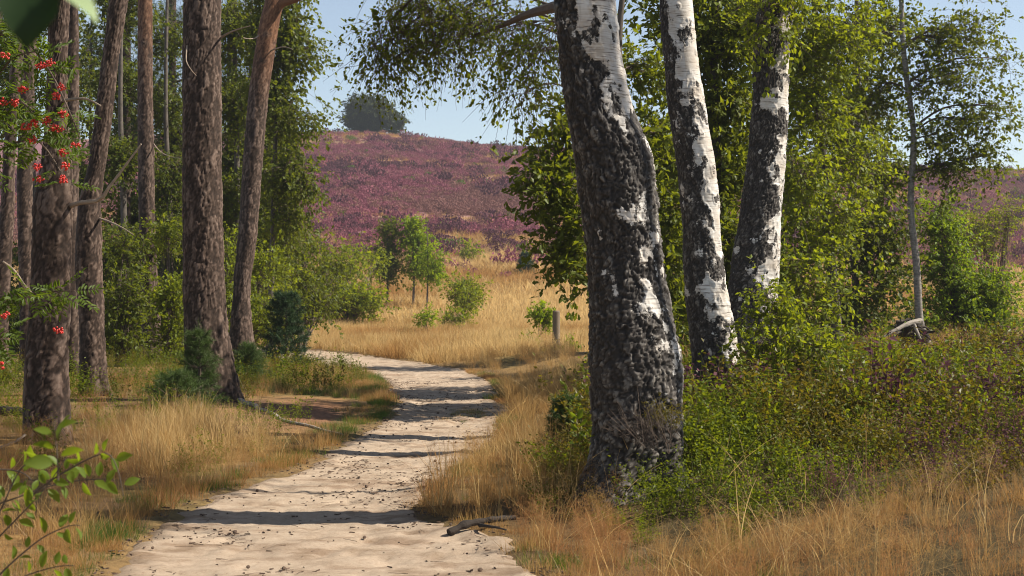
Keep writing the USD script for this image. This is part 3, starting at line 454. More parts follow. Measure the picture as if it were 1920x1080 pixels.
crown(B1, axB, 3.0, 6, [(735, 75, 12.8, 42, 60, 20), (770, 25, 12.8, 45, 40, 20), (830, 40, 12.6, 45, 50, 22), (850, 80, 12.5, 30, 35, 10), (900, 15, 12.4, 50, 25, 16), (955, 50, 12, 30, 60, 10), (1000, 100, 11.6, 28, 60, 12), (985, 175, 11.6, 22, 40, 7), (720, 120, 12.8, 25, 28, 7), (1030, 60, 11.4, 25, 60, 9), (800, -40, 12.5, 110, 40, 20),
    (1000, -760, 10.5, 250, 150, 10), (1150, -800, 10, 250, 150, 12)], M['birch_leaf'], r, limb_r=.014, ntw=8, nlf=8, tl=.26, leafL=.036, droop=.75, dens=.95)
B2, ax2, z0, z1 = birch('slender whitest birch in the middle of the three', [(790, 1312, 1402), (750, 1310, 1393), (700, 1303, 1388), (600, 1290, 1371), (500, 1283, 1356), (400, 1280, 1348), (300, 1270, 1339), (200, 1255, 1322), (100, 1245, 1308), (0, 1238, 1297)], 14, 12, .0095, 10,
    [(800, -.24), (650, -.14), (550, -.09), (400, -.02), (300, -.01), (220, -.12), (130, -.02), (0, .03), (-300, .1)])
crown(B2, ax2, 4, 9.5, [(1280, -560, 14, 200, 130, 20), (1200, -640, 13, 160, 120, 12)], M['birch_leaf'], np.random.default_rng(112), dens=.8, limb_r=.03, ntw=9, nlf=8, tl=.45, leafL=.06, droop=.5)
B3, ax3, z0, z1 = birch('grey banded birch with a knot, rightmost of the three', [(720, 1362, 1450), (620, 1366, 1452), (560, 1365, 1456), (500, 1372, 1460), (400, 1390, 1465), (300, 1402, 1472), (200, 1410, 1477), (100, 1414, 1480), (50, 1416, 1484), (0, 1432, 1490)], 15.6, 13, .0105, 10,
    [(720, -.30), (620, -.2), (520, -.12), (450, -.05), (390, -.2), (300, -.07), (245, -.28), (200, .0), (140, -.06), (80, -.2), (20, -.1), (-200, .1)], band=7)
crown(B3, ax3, 3.8, 9.5, [(1440, 5, 15.2, 45, 30, 14), (1480, -40, 15.2, 60, 50, 12), (1450, -540, 15.6, 200, 130, 20)], M['birch_leaf_light'], np.random.default_rng(113), dens=.8, limb_r=.03, ntw=9, nlf=8, tl=.34, leafL=.058, droop=.5)

# ================================================================ TREES BEHIND THE BIRCHES
def tree(name, label, cat, pts, r0, r1, blobs, leafmat, seed, trunkmat='twig', group=None, **kw):
    """pts: (px, py, Y) up the trunk; the first one is set on the ground"""
    w = [P(*p) for p in pts]; g = G(pts[0][0], pts[0][2], -.08); w[0] = g
    t = thing(name, label, cat, g, group); r = np.random.default_rng(seed)
    obj('trunk', simple_trunk(w, r0, r1, seed), M[trunkmat] if isinstance(trunkmat, str) else trunkmat, t, smooth=True)
    ax = ax_of(w); crown(t, ax, g[2] + .3, w[-1][2], blobs, leafmat, r, **kw); return t
M['grey_trunk'] = plain('grey_trunk', (.075, .062, .052), .85, .6, 9, .6, .01, (1, 1, .8))
M['slender_birch'] = plain('slender_birch', (.17, .15, .13), .7, .95, 16, .4, .006, (1, 1, 2.2))
M['oak_trunk'] = plain('oak_trunk', (.075, .06, .048), .9, .45, 14, .7, .01, (1, 1, .3))
tree('oak_tree', 'young oak with low spreading branches behind the thickest birch', 'oak tree', [(1170, 700, 18.5), (1165, 500, 18.5), (1175, 300, 18.5), (1160, 100, 18.5), (1180, -80, 18.5)], .12, .03,
     [(1045, 300, 18.3, 36, 55, 12), (1030, 352, 18, 44, 22, 12), (1062, 405, 18, 48, 36, 15), (1056, 465, 18, 46, 40, 13), (1075, 230, 18.5, 45, 55, 16), (1060, 500, 18, 30, 30, 6), (1240, 480, 19, 75, 70, 26), (1215, 380, 19, 65, 60, 22), (1230, 250, 19, 55, 60, 14), (1200, 130, 19, 60, 60, 14), (1235, 580, 19, 60, 50, 20), (1100, 90, 19, 60, 60, 10), (1150, 520, 19, 70, 50, 12)],
     M['oak_leaf'], 31, 'oak_trunk', dens=1.0, limb_r=.025, ntw=9, nlf=8, tl=.30, leafL=.10, shape='oak', droop=.12, asp=.55)
tree('oak_tree', 'taller yellow-green oak between the middle and right birch', 'oak tree', [(1330, 700, 22), (1345, 450, 22), (1340, 200, 22), (1350, -150, 22)], .13, .04,
     [(1350, 330, 22, 70, 75, 26), (1360, 200, 22, 75, 80, 28), (1340, 80, 22, 80, 75, 26), (1370, 460, 21.5, 60, 70, 22), (1320, 560, 21.5, 60, 55, 18), (1400, 20, 22, 80, 60, 18), (1270, 30, 22, 70, 60, 15), (1340, -100, 22, 130, 80, 18), (1240, 300, 23, 60, 70, 18), (1290, 420, 23, 60, 70, 22), (1200, 560, 23, 70, 60, 20), (1420, 560, 22, 60, 60, 18)],
     M['oak_leaf'], 32, 'oak_trunk', dens=1.15, limb_r=.025, ntw=10, nlf=8, tl=.34, leafL=.11, shape='oak', droop=.15, asp=.55)
tree('birch_tree', 'yellow-green leafy birch standing just right of the knotted birch', 'birch tree', [(1575, 690, 20.5), (1565, 560, 20.5), (1552, 420, 20.5), (1540, 250, 20.5), (1530, 50, 20.5), (1520, -250, 20.5)], .085, .03,
     [(1500, 330, 19.5, 50, 70, 24), (1550, 430, 20, 70, 70, 28), (1520, 200, 20, 70, 80, 34), (1490, 100, 20, 60, 70, 26), (1560, 80, 20, 80, 80, 36), (1500, 500, 19.5, 45, 60, 18), (1540, 560, 20, 70, 50, 22), (1600, 300, 20.5, 60, 80, 24), (1510, -40, 20, 110, 60, 26)],
     M['birch_leaf_light'], 33, 'grey_trunk', dens=.95, limb_r=.018, ntw=10, nlf=9, tl=.34, leafL=.062, droop=.18)
tree('birch_tree', 'slender white-stemmed birch standing beside the uprooted stump', 'birch tree', [(1747, 690, 24), (1724, 600, 24), (1719, 500, 24), (1708, 380, 24), (1714, 260, 24), (1700, 140, 24), (1692, 40, 24), (1690, -200, 24)], .068, .03,
     [(1640, 160, 24.5, 60, 90, 40), (1660, 330, 24.5, 55, 80, 32), (1650, 60, 24.5, 80, 70, 34), (1760, 70, 24, 70, 65, 36), (1830, 60, 24, 50, 55, 18), (1800, 150, 24, 60, 50, 22), (1820, 225, 24, 55, 40, 20), (1875, 200, 24, 40, 60, 10), (1760, 250, 24, 45, 50, 18), (1790, 310, 24, 75, 38, 24), (1860, 290, 24, 40, 45, 12), (1730, 150, 24, 50, 70, 22), (1890, 110, 24, 30, 40, 6), (1700, -80, 24, 170, 80, 34)],
     M['birch_leaf'], 34, 'slender_birch', dens=.78, limb_r=.024, ntw=9, nlf=9, tl=.34, leafL=.062, droop=.22)
tree('birch_tree', 'dark thin-stemmed birch left of the white-stemmed one', 'birch tree', [(1612, 680, 26), (1605, 540, 26), (1595, 380, 26), (1610, 200, 26), (1600, -100, 26)], .07, .03,
     [(1610, 440, 26, 75, 65, 32), (1640, 520, 26, 65, 60, 28), (1600, 580, 26, 80, 45, 28), (1590, 240, 27, 90, 100, 50), (1600, 90, 27, 110, 100, 44), (1670, 440, 26, 50, 50, 18)],
     M['dark_leaf'], 35, 'grey_trunk', dens=.85, limb_r=.02, ntw=10, nlf=9, tl=.38, leafL=.078, droop=.15)
tree('birch_tree', 'dark leafy birch far behind the middle and right birches', 'birch tree', [(1440, 660, 32), (1430, 450, 32), (1440, 200, 32), (1430, -100, 32)], .1, .04,
     [(1430, 500, 31, 110, 90, 34), (1300, 480, 31, 90, 80, 26), (1420, 300, 31, 110, 100, 34), (1420, 100, 31, 130, 110, 36), (1260, 180, 31, 60, 80, 8), (1480, 620, 30, 120, 40, 24), (1290, 620, 30, 100, 40, 18), (1560, 440, 31, 90, 70, 18), (1640, 610, 30, 100, 35, 16), (1560, 200, 32, 110, 130, 26), (1680, 300, 32, 70, 90, 10), (1480, 380, 31, 100, 90, 30)],
     M['dark_leaf'], 36, 'grey_trunk', dens=1.2, limb_r=.025, ntw=10, nlf=9, tl=.45, leafL=.10, droop=.1)
def bush(name, label, cat, base, blobs, leafmat, seed, stems=5, r0=.02, dens=None, **kw):
    g = G(base[0], base[1], -.03); t = thing(name, label, cat, g); r = np.random.default_rng(seed); wood, pos = [], []
    for c, cl in blob_clumps(blobs, r, dens, kw.get('tl', .25)):
        for i in range(stems): wood.append(tube(spline([g + np.append(r.normal(size=2) * .08, 0), (g + cl[i % len(cl)]) / 2 + rnd(1, r)[0] * .06, cl[i % len(cl)]], 7), np.linspace(r0, r0 * .3, 7), 5))
        t_ = .3 + .5 * r.random((len(cl), 1)); a = g + (c - g) * t_ + rnd(len(cl), r) * .1; wood.append(twigs(a, cl - a, np.zeros(len(cl)), r0 * .3)); pos.append(cl)
    obj('stems', join(wood), M['twig'], t, kind='stuff'); pos = np.vstack(pos); n = len(pos); pr = dict(ntw=9, nlf=9, tl=.25, leafL=.05, droop=.1, asp=.6); pr.update(kw)
    instancer('leaves', sprays(leafmat, seed, 5, **pr), pos, r.random(n) * 6.283, r.uniform(.7, 1.3, n), r.integers(0, 5, n), t); return t
bush('bush', 'bright green rounded bush beside the uprooted stump at the right edge', 'bush', (1800, 27), [(1800, 560, 27, 75, 70, 60), (1860, 560, 27, 60, 75, 50), (1770, 470, 27, 40, 70, 34), (1740, 620, 26.5, 40, 40, 16), (1850, 620, 26.5, 70, 30, 20), (1760, 400, 27, 22, 35, 12)], M['bush_leaf'], 41, ntw=9, nlf=10, tl=.3, leafL=.062)
bush('bush', 'pale feathery green bush behind the bright one at the right edge', 'bush', (1860, 34), [(1850, 430, 34, 55, 60, 24), (1800, 440, 34, 45, 50, 18), (1890, 400, 34, 25, 30, 8)], M['birch_leaf_light'], 42, tl=.4, leafL=.055, ntw=8, nlf=8)
bush('birch_sapling', 'light green birch sapling with yellow leaves at the foot of the right birches', 'sapling', (1470, 12.8), [(1470, 590, 12.8, 60, 45, 14), (1432, 545, 12.8, 38, 35, 8), (1500, 640, 12.6, 75, 40, 16), (1425, 625, 12.6, 36, 50, 8), (1545, 630, 12.8, 60, 35, 9), (1400, 680, 12.5, 40, 25, 5)], M['birch_leaf_light'], 43, dens=1.5, stems=3, r0=.006, ntw=5, nlf=7, tl=.17, leafL=.05, droop=.2)
# the uprooted stump
g = G(1705, 23.0); t = thing('tree_stump', 'uprooted dark stump with one bleached grey root', 'tree stump', g); r = np.random.default_rng(51)
v, f = tube(spline([P(1722, 668, 23), P(1714, 640, 23), P(1702, 620, 22.9), P(1694, 608, 22.8)], 30), np.r_[np.linspace(.16, .20, 14), np.linspace(.20, .12, 16)], 28); obj('body', (v + unit(v - v.mean(0)) * (.26 * (fbm(v * 9, 4, 2) - .5) + .1 * (fbm(v * [30, 30, 6], 2, 3) - .5))[:, None], f), M['stump_wood'], t)
for i in range(15):                                                   # torn roots standing out of the plate
    an = -2.9 + i * .30 + r.normal() * .12; e = np.array([math.cos(an) * r.uniform(26, 62), -abs(math.sin(an)) * r.uniform(16, 44) + 8]); dy = r.uniform(-.3, .2)
    q = spline([P(1706, 628, 22.85), P(1706 + e[0] * .5 + r.normal() * 4, 626 + e[1] * .55 + r.normal() * 4, 22.8 + dy * .5), P(1706 + e[0], 630 + e[1] + (10 if i % 3 == 0 else 0), 22.75 + dy)], 12); r0 = r.uniform(.025, .06)
    v, f = tube(q, np.linspace(r0, r0 * .2, 12), 8); obj('root', (v + .5 * r0 * (fbm(v * 14, 3, i) - .5)[:, None], f), M['stump_wood'], t)
for pts, r0 in (([(1728, 602, 22.5), (1706, 606, 22.4), (1684, 616, 22.3), (1656, 632, 22.2)], .05), ([(1712, 606, 22.42), (1722, 628, 22.4), (1734, 654, 22.4)], .03)):
    v, f = tube(spline([P(*p) for p in pts], 18), np.linspace(r0, r0 * .3, 18), 9); obj('root', (v + .7 * r0 * (fbm(v * 12, 3, 5) - .5)[:, None], f), M['grey_root'], t, label='bleached grey root')

# ================================================================ TREES AND BUSHES BEHIND THE PINES
LT = [
 ('birch_tree', 'birch with hanging twigs reaching into the sky beside the orange pine', 'birch tree', [(505, 650, 36), (512, 400, 36), (520, 150, 36), (535, -120, 36)], .08, .03, [(513, 50, 36, 45, 60, 25), (538, 100, 36, 30, 50, 6), (546, 40, 36, 30, 50, 6), (503, 160, 36, 35, 60, 18), (553, 205, 35.5, 30, 22, 4), (583, 215, 35.5, 14, 28, 3), (528, 230, 36, 28, 20, 4), (578, 90, 36, 12, 14, 3), (518, -40, 36, 60, 50, 13), (532, 315, 35.5, 45, 34, 11), (567, 325, 35.5, 30, 26, 4), (532, 390, 36, 40, 40, 9)], 'birch_leaf', dict(tl=.45, leafL=.095, droop=.55)),
 ('birch_tree', 'yellowish birch behind the gap between the two right-hand pines', 'birch tree', [(440, 650, 40), (445, 400, 40), (440, 100, 40), (440, -80, 40)], .11, .04, [(520, 440, 38, 40, 50, 26), (445, 200, 40, 50, 90, 36), (440, 60, 40, 60, 80, 36), (430, 380, 40, 40, 70, 24), (500, 300, 39, 35, 60, 18), (490, 520, 38, 45, 60, 24)], 'birch_leaf', dict(tl=.45, leafL=.085, droop=.4)),
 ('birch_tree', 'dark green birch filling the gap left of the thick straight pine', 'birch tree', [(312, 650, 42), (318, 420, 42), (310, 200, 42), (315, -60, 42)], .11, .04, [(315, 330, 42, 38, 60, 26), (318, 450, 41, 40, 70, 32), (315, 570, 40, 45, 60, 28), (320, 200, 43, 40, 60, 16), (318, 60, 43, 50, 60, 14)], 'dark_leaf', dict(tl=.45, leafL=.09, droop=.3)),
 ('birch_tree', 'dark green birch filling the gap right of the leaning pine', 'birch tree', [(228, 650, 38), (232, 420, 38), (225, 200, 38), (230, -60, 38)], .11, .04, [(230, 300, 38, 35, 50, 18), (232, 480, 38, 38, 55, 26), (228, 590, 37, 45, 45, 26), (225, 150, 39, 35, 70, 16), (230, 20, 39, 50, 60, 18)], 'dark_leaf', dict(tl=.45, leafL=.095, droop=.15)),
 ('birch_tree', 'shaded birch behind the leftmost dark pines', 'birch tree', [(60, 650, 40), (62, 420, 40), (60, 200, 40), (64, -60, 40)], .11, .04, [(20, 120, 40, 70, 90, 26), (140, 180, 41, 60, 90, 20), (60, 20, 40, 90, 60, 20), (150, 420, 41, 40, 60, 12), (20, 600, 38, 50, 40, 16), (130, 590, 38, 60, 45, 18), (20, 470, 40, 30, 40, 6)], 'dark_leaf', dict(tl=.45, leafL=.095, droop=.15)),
]
for i, (x, Y, lm, lab, bl) in enumerate([
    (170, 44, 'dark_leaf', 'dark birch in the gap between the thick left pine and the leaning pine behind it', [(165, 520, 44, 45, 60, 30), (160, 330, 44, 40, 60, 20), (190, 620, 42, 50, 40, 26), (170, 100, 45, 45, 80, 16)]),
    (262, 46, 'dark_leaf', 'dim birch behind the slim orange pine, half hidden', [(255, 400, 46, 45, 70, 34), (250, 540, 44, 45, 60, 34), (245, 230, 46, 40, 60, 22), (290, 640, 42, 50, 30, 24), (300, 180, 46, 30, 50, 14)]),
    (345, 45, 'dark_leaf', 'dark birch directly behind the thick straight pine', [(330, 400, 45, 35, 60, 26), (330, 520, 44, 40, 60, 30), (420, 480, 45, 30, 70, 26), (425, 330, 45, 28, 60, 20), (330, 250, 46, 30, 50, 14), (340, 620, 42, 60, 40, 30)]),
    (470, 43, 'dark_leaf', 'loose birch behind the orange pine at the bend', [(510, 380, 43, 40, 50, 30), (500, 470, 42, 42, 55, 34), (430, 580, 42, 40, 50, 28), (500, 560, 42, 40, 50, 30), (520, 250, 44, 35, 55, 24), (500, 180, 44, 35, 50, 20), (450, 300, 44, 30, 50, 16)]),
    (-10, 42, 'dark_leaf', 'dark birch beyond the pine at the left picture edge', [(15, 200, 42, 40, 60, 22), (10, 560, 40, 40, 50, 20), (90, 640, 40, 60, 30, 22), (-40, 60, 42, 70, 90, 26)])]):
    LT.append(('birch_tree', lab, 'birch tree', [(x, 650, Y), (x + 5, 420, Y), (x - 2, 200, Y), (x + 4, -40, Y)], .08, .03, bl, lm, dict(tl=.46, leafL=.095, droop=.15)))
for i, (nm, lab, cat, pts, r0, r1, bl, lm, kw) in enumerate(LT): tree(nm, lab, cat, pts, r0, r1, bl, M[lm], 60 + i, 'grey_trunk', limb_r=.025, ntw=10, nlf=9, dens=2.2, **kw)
bush('bush', 'tall loose green bush behind the young dark pine at the bend', 'bush', (560, 40), [(540, 530, 40, 55, 60, 40), (590, 560, 41, 50, 50, 34), (500, 600, 39, 50, 45, 26), (620, 500, 42, 35, 45, 14), (575, 470, 41, 30, 40, 10)], M['birch_leaf'], 71, dens=1.5, tl=.4, leafL=.09, r0=.03)
bush('bush', 'low dark bush under the slim orange pine', 'bush', (330, 36), [(330, 600, 36, 50, 55, 30), (240, 610, 36, 50, 40, 26), (400, 610, 36, 50, 40, 18)], M['birch_leaf'], 72, dens=1.4, tl=.38, leafL=.09, r0=.03)
bush('bush', 'sunlit leafy bush between the thick straight pine and the orange pine', 'bush', (430, 33), [(435, 560, 33, 28, 60, 22), (425, 480, 34, 24, 50, 14), (500, 600, 33, 40, 50, 22), (495, 500, 34, 34, 60, 20)], M['birch_leaf_light'], 74, dens=1.2, tl=.36, leafL=.08, r0=.02)
bush('bush', 'leafy bush between the leaning pine and the slim orange pine', 'bush', (232, 29), [(232, 560, 29, 34, 60, 26), (238, 470, 30, 30, 50, 16), (228, 630, 29, 44, 36, 20)], M['birch_leaf'], 75, dens=1.3, tl=.34, leafL=.075, r0=.02)
bush('bush', 'leafy bush between the slim orange pine and the thick straight pine', 'bush', (318, 30), [(318, 550, 30, 30, 60, 26), (314, 450, 31, 26, 50, 16), (322, 630, 30, 36, 30, 16)], M['birch_leaf_light'], 76, dens=1.2, tl=.34, leafL=.075, r0=.02)
bush('bush', 'broad pale green bush at the meadow edge beyond the bend', 'bush', (650, 58), [(650, 505, 60, 50, 55, 40), (620, 560, 58, 50, 40, 40), (680, 570, 58, 42, 32, 36), (700, 500, 62, 22, 40, 10)], M['birch_leaf_light'], 73, dens=1.2, tl=.5, leafL=.13, r0=.03, ntw=9, nlf=7)
def young_oak(label, px, Y, base_y, blobs, mat, seed, r0=.07, leafL=.13):
    tree('young_oak', label, 'young oak', [(px, base_y, Y), (px + 2, base_y - 60, Y), (px, base_y - 150, Y)], r0, .02, blobs, mat, seed, 'oak_trunk', limb_r=.025, dens=1.3, ntw=9, nlf=7, tl=.36, leafL=leafL, shape='oak', droop=.05, asp=.6)
young_oak('dark young oak, left of the pair in the straw meadow', 725, 72, 572, [(725, 470, 72, 28, 55, 34), (722, 505, 72, 32, 30, 24), (730, 430, 72, 20, 28, 12)], M['birch_leaf'], 81)
young_oak('brighter young oak, right of the pair in the straw meadow', 774, 72, 572, [(778, 470, 72, 34, 58, 44), (775, 425, 72, 20, 24, 14), (790, 500, 72, 36, 30, 24)], M['young_oak_leaf'], 82)
young_oak('small young oak leaning against the brighter young oak', 800, 70, 568, [(812, 492, 70, 24, 28, 18), (818, 520, 70, 18, 20, 8)], M['young_oak_leaf'], 83, .05)
bush('bush', 'small yellow-green bush right of the young oaks in the meadow', 'bush', (868, 62), [(868, 538, 62, 34, 34, 26), (855, 595, 56, 26, 16, 12), (880, 560, 60, 26, 26, 12)], M['birch_leaf_light'], 84, tl=.4, leafL=.10, r0=.02)
bush('oak_sapling', 'small green sapling in the straw grass left of the wooden post', 'sapling', (1016, 44), [(1016, 592, 44, 17, 20, 16)], M['young_oak_leaf'], 85, tl=.25, leafL=.08, r0=.012)
bush('oak_sapling', 'pale weedy sapling in the grass below left of the wooden post', 'sapling', (995, 36), [(993, 655, 36, 20, 16, 14)], M['birch_leaf_light'], 86, tl=.22, leafL=.06, r0=.01)
bush('oak_sapling', 'tiny sapling in the grass close right of the wooden post', 'sapling', (1068, 36.5), [(1068, 652, 36.5, 16, 12, 7)], M['young_oak_leaf'], 87, tl=.2, leafL=.07, r0=.01)
bush('oak_sapling', 'tiny sapling in the meadow below the small leaning oak', 'sapling', (798, 52), [(798, 592, 52, 12, 16, 8)], M['young_oak_leaf'], 88, tl=.28, leafL=.08, r0=.012)
# far away on the heath
bush('bush', 'yellow-green shrub alone low on the heather slope', 'bush', (716, 150), [(716, 383, 150, 15, 8, 14)], M['bush_leaf'], 91, tl=.6, leafL=.22, r0=.04)
bush('bush', 'dim green shrub at the meadow edge right of the young oaks', 'bush', (878, 100), [(878, 470, 100, 13, 18, 8)], M['birch_leaf_light'], 92, tl=.6, leafL=.16, r0=.03)
tree('oak_tree', 'lone round oak on the skyline of the heather hill', 'oak tree', [(700, 252, 226), (700, 238, 226), (698, 215, 226)], .5, .2, [(690, 205, 226, 34, 24, 90), (715, 215, 226, 30, 24, 80), (672, 222, 226, 24, 18, 50), (735, 230, 226, 17, 14, 34), (695, 232, 226, 46, 11, 70), (668, 196, 226, 16, 10, 18)], M['far_leaf'], 93, 'oak_trunk', limb_r=.12, ntw=8, nlf=7, tl=1.0, leafL=.34, shape='oval', droop=0)

# two slender birches just past the right picture edge: their shadows lie across the path
for x, y, seed, lab in ((5.4, 9.75, 161, 'slender birch standing past the right picture edge, nearer one'), (5.3, 11.25, 162, 'slender birch standing past the right picture edge, farther one')):
    g = np.array([x, y, float(H(np.array([x]), np.array([y]))[0]) - .05]); t = thing('birch_tree', lab, 'birch tree', g); w = [g, g + [.05, .02, 3], g + [.02, -.03, 6], g + [.06, 0, 9]]
    obj('trunk', simple_trunk(w, .06, .03, seed), M['slender_birch'], t, smooth=True); px, s_ = CX + x / y * F, F / y
    crown(t, ax_of(w), 5, 9, [(px, HY - 7.6 * s_, y, 1.0 * s_, 1.1 * s_, 22), (px + 40, HY - 6.6 * s_, y, .8 * s_, .7 * s_, 12)], M['birch_leaf'], np.random.default_rng(seed), limb_r=.015, tl=.35, leafL=.05, droop=.4)
# unseen trees left of frame and behind the camera, placed to shade the trunks
r = np.random.default_rng(171); pro = []
for k in range(3):
    tr = tube(spline([[0, 0, -.2], [.1, .05, 4], [0, .1, 8], [.1, 0, 11.5]], 10), np.linspace(.2, .06, 10), 8); c = np.vstack([ball(170, r) * [2.2, 2.2, 2.6] + [0, 0, 9.0], ball(130, r) * [1.8, 1.8, 2.6] + [0, 0, 4.6]])
    c = np.repeat(c, 5, 0) + rnd(len(c) * 5, r) * .25; pro.append(('trunk', tr, M['grey_trunk'], 'leaves', leaves(c, rnd(len(c), r), rnd(len(c), r) * .6 + [0, 0, .7], .22, .14, 'rhomb'), M['dark_leaf']))
X = np.r_[r.uniform(-22, -9, 26), r.uniform(-16, -3.5, 16)]; Y = np.r_[r.uniform(-2, 24, 26), r.uniform(-16, -3, 16)]
instancer('unseen_woodland', pro, np.stack([X, Y, H(X, Y)], 1), r.random(42) * 6.283, r.uniform(.75, 1.15, 42), r.integers(0, 3, 42), label='wood going on past the left picture edge')

# ================================================================ YOUNG PINES
def young_pine(label, px, Y, height, width, seed, mat='needle_blue', whorls=7, per=6, name='young_pine', nn=60, nl=.075, w=.0042):
    g = G(px, Y); t = thing(name, label, 'young pine', g); r = np.random.default_rng(seed)
    obj('stem', tube(np.stack([g + [0, 0, -.05], g + [.02, 0, height * .5], g + [0, .02, height]]), [.03 * height, .018 * height, .006], 7), M['twig'], t); wood, lf = [], []
    for k in range(whorls):
        h = height * (.06 + .9 * (k / whorls) ** .9); L = width * (1 - .75 * (k / whorls)) * (.75 + .4 * r.random())
        for a in r.random(per) * .6 + np.arange(per) * 6.283 / per + k:
            d = unit(np.array([math.cos(a), math.sin(a), .15 + .5 * k / whorls])); b = g + [0, 0, h]; wood.append(tube(np.stack([b, b + d * L * .55, b + d * L + [0, 0, .12 * L]]), [.009, .006, .003], 5))
            c = b + d * L * np.linspace(.25, .85, 5)[:, None]; dd = unit(d + rnd(5, r) * .45 + [0, 0, .25]); lf.append(shoots(np.repeat(c, 2, 0), unit(np.repeat(dd, 2, 0) + rnd(10, r) * .35), .32 * L + .05, nn // 2, nl, r, w))
    lf.append(shoots(np.array([g + [0, 0, height * .85]]), np.array([[0, 0, 1.0]]), height * .25, nn, nl, r, w)); obj('branches', join(wood), M['twig'], t); obj('needles', join(lf), M[mat], t)
young_pine('dark young pine standing at the left end of the path bend', 536, 29, 1.65, .62, 101, 'needle', 8, 7, nn=110, nl=.10, w=.006)
young_pine('blue-green young pine leaning on the foot of the thick straight pine', 372, 18.2, 1.0, .34, 102, nn=72, w=.0034)
young_pine('low spreading young pine left of the thick straight pine', 330, 17.8, .42, .42, 103, nn=72, whorls=4)
young_pine('bushy young pine right of the thick straight pine', 466, 23.5, .62, .38, 104, nn=72, w=.0034)
young_pine('small young pine in the grass against the thickest birch', 1062, 12.6, .55, .22, 105, nn=72)
young_pine('small dark young pine on the slope above the wooden post', 985, 92, 1.6, .7, 106, 'needle', nl=.2, w=.02, nn=40)

# ================================================================ SMALL THINGS
g = G(1043, 37.0); t = thing('marker_post', 'weathered round wooden post in the grass by the path bend', 'post', g)
v, f = tube(np.array([g + [0, 0, z] for z in (-.3, 0, .3, .6, .9, 1.02, 1.045)]), [.098, .098, .097, .096, .096, .096, .075], 20); obj('shaft', (v, f), M['post_wood'], t, smooth=False)
for z in (.28,): obj('band', tube(np.array([g + [0, 0, z], g + [0, 0, z + .025]]), [.102, .102], 20), M['dark_wood'], t)
def log(name, label, cat, pts, r0, mat, seed, taper=.6, rough=.4):
    c = spline(pts, 26); v, f = tube(c, r0 * (1 - (1 - taper) * np.linspace(0, 1, 26)) * (1 + .15 * np.sin(np.arange(26) * 1.3)), 12)
    v = v + (v - np.vstack([np.repeat(c, 12, 0), c[:1], c[-1:]])) * ((fbm(v * [16, 16, 16], 3, seed) - .5) * 2 * rough)[:, None]; b = c[0]
    o = thing(name, label, cat, b); obj('wood', (v, f), M[mat], o); return o
t = log('fallen_branch', 'dark rotten branch lying on the right rim of the path', 'branch', [G(842, 9.05, .03), G(885, 9.15, .055), G(930, 9.25, .06), G(965, 9.35, .05)], .026, 'dark_wood', 1)
obj('side_twig', tube(spline([G(900, 9.12, .04), G(925, 9.0, .05), G(950, 8.98, .03)], 8), np.linspace(.014, .005, 8), 6), M['dark_wood'], t)
log('fallen_log', 'fallen dark log on the forest floor at the left picture edge', 'log', [G(-60, 15.6, .16), G(0, 15.7, .15), G(52, 15.8, .12)], .055, 'dark_wood', 2, .9, .2)
log('fallen_branch', 'pale dead branch on the ground left of the thick left pine', 'branch', [G(-20, 12.6, .04), G(20, 12.9, .06), G(48, 13.1, .12)], .018, 'dead_wood', 3)
# dead heather bush against the thickest birch
g = G(1230, 9.35); t = thing('dead_heather', 'bare dead heather bush against the foot of the thickest birch', 'shrub', g); r = np.random.default_rng(121)
n = 46; a = P(1232, 835, 9.4) + rnd(n, r) * [.09, .05, .03]; d = unit(np.stack([r.uniform(-1.0, .35, n), r.normal(size=n) * .3, r.uniform(.35, 1.0, n)], 1)); L = .14 + .2 * r.random(n)
wood = [twigs(a, d * L[:, None], np.full(n, -.15), .003)]; m2 = np.repeat(np.arange(n), 4); b2 = a[m2] + d[m2] * (L[m2] * r.uniform(.4, .95, len(m2)))[:, None]; wood.append(twigs(b2, unit(d[m2] + rnd(len(m2), r) * .5) * .07, np.zeros(len(m2)), .0018)); obj('twigs', join(wood), M['twig'], t)
c = P(1245, 775, 9.45) + ball(70, r) * [.13, .08, .09]; tw, lf = foliage(c, lambda h: np.stack([0 * h + g[0], 0 * h + g[1], h], -1), 3, 8, .05, .012, 'rhomb', 0, r); obj('leaves', lf, M['bilberry_red'], t)
# broad-leaved shoot beside the small young pine
def leafy_shoot(name, label, cat, stems, mat, seed, L=.07, every=.03, r0=.004, group=None, asp=.55, up=.6):
    r = np.random.default_rng(seed); t = thing(name, label, cat, P(*stems[0][0]), group)
    for s in stems:
        q = spline([P(*p) for p in s], 24); obj('stem', tube(q, np.linspace(r0, r0 * .4, 24), 6), M['twig'], t); ln = np.linalg.norm(np.diff(q, axis=0), axis=1).sum(); n = max(4, int(ln / every))
        for i in range(n):
            u = .25 + .75 * (i + r.random() * .6) / n; k = min(int(u * 23), 22); d = unit(q[k + 1] - q[k]); sd = unit(np.cross(d, [0, -1, 0])) * (1 if i % 2 else -1)
            ax = unit(d * .45 + sd * .8 + rnd(1, r)[0] * .35 + [0, 0, .05])[None]; nr = unit(np.array([.1, -.45, up]) + rnd(1, r)[0] * .5)[None]; l = L * (.7 + .5 * r.random())
            obj('leaf', leaves(q[k][None] + ax * .008, ax, nr, l, l * asp, 'big'), mat, t, smooth=True)
    return t
leafy_shoot('oak_sapling', 'upright light green leafy shoot between young pine and thickest birch', 'sapling', [[(1088, 872, 11), (1086, 830, 11), (1082, 775, 11)], [(1094, 870, 11), (1098, 840, 11), (1100, 800, 11)]], M['near_leaf'], 131, L=.085, every=.035)
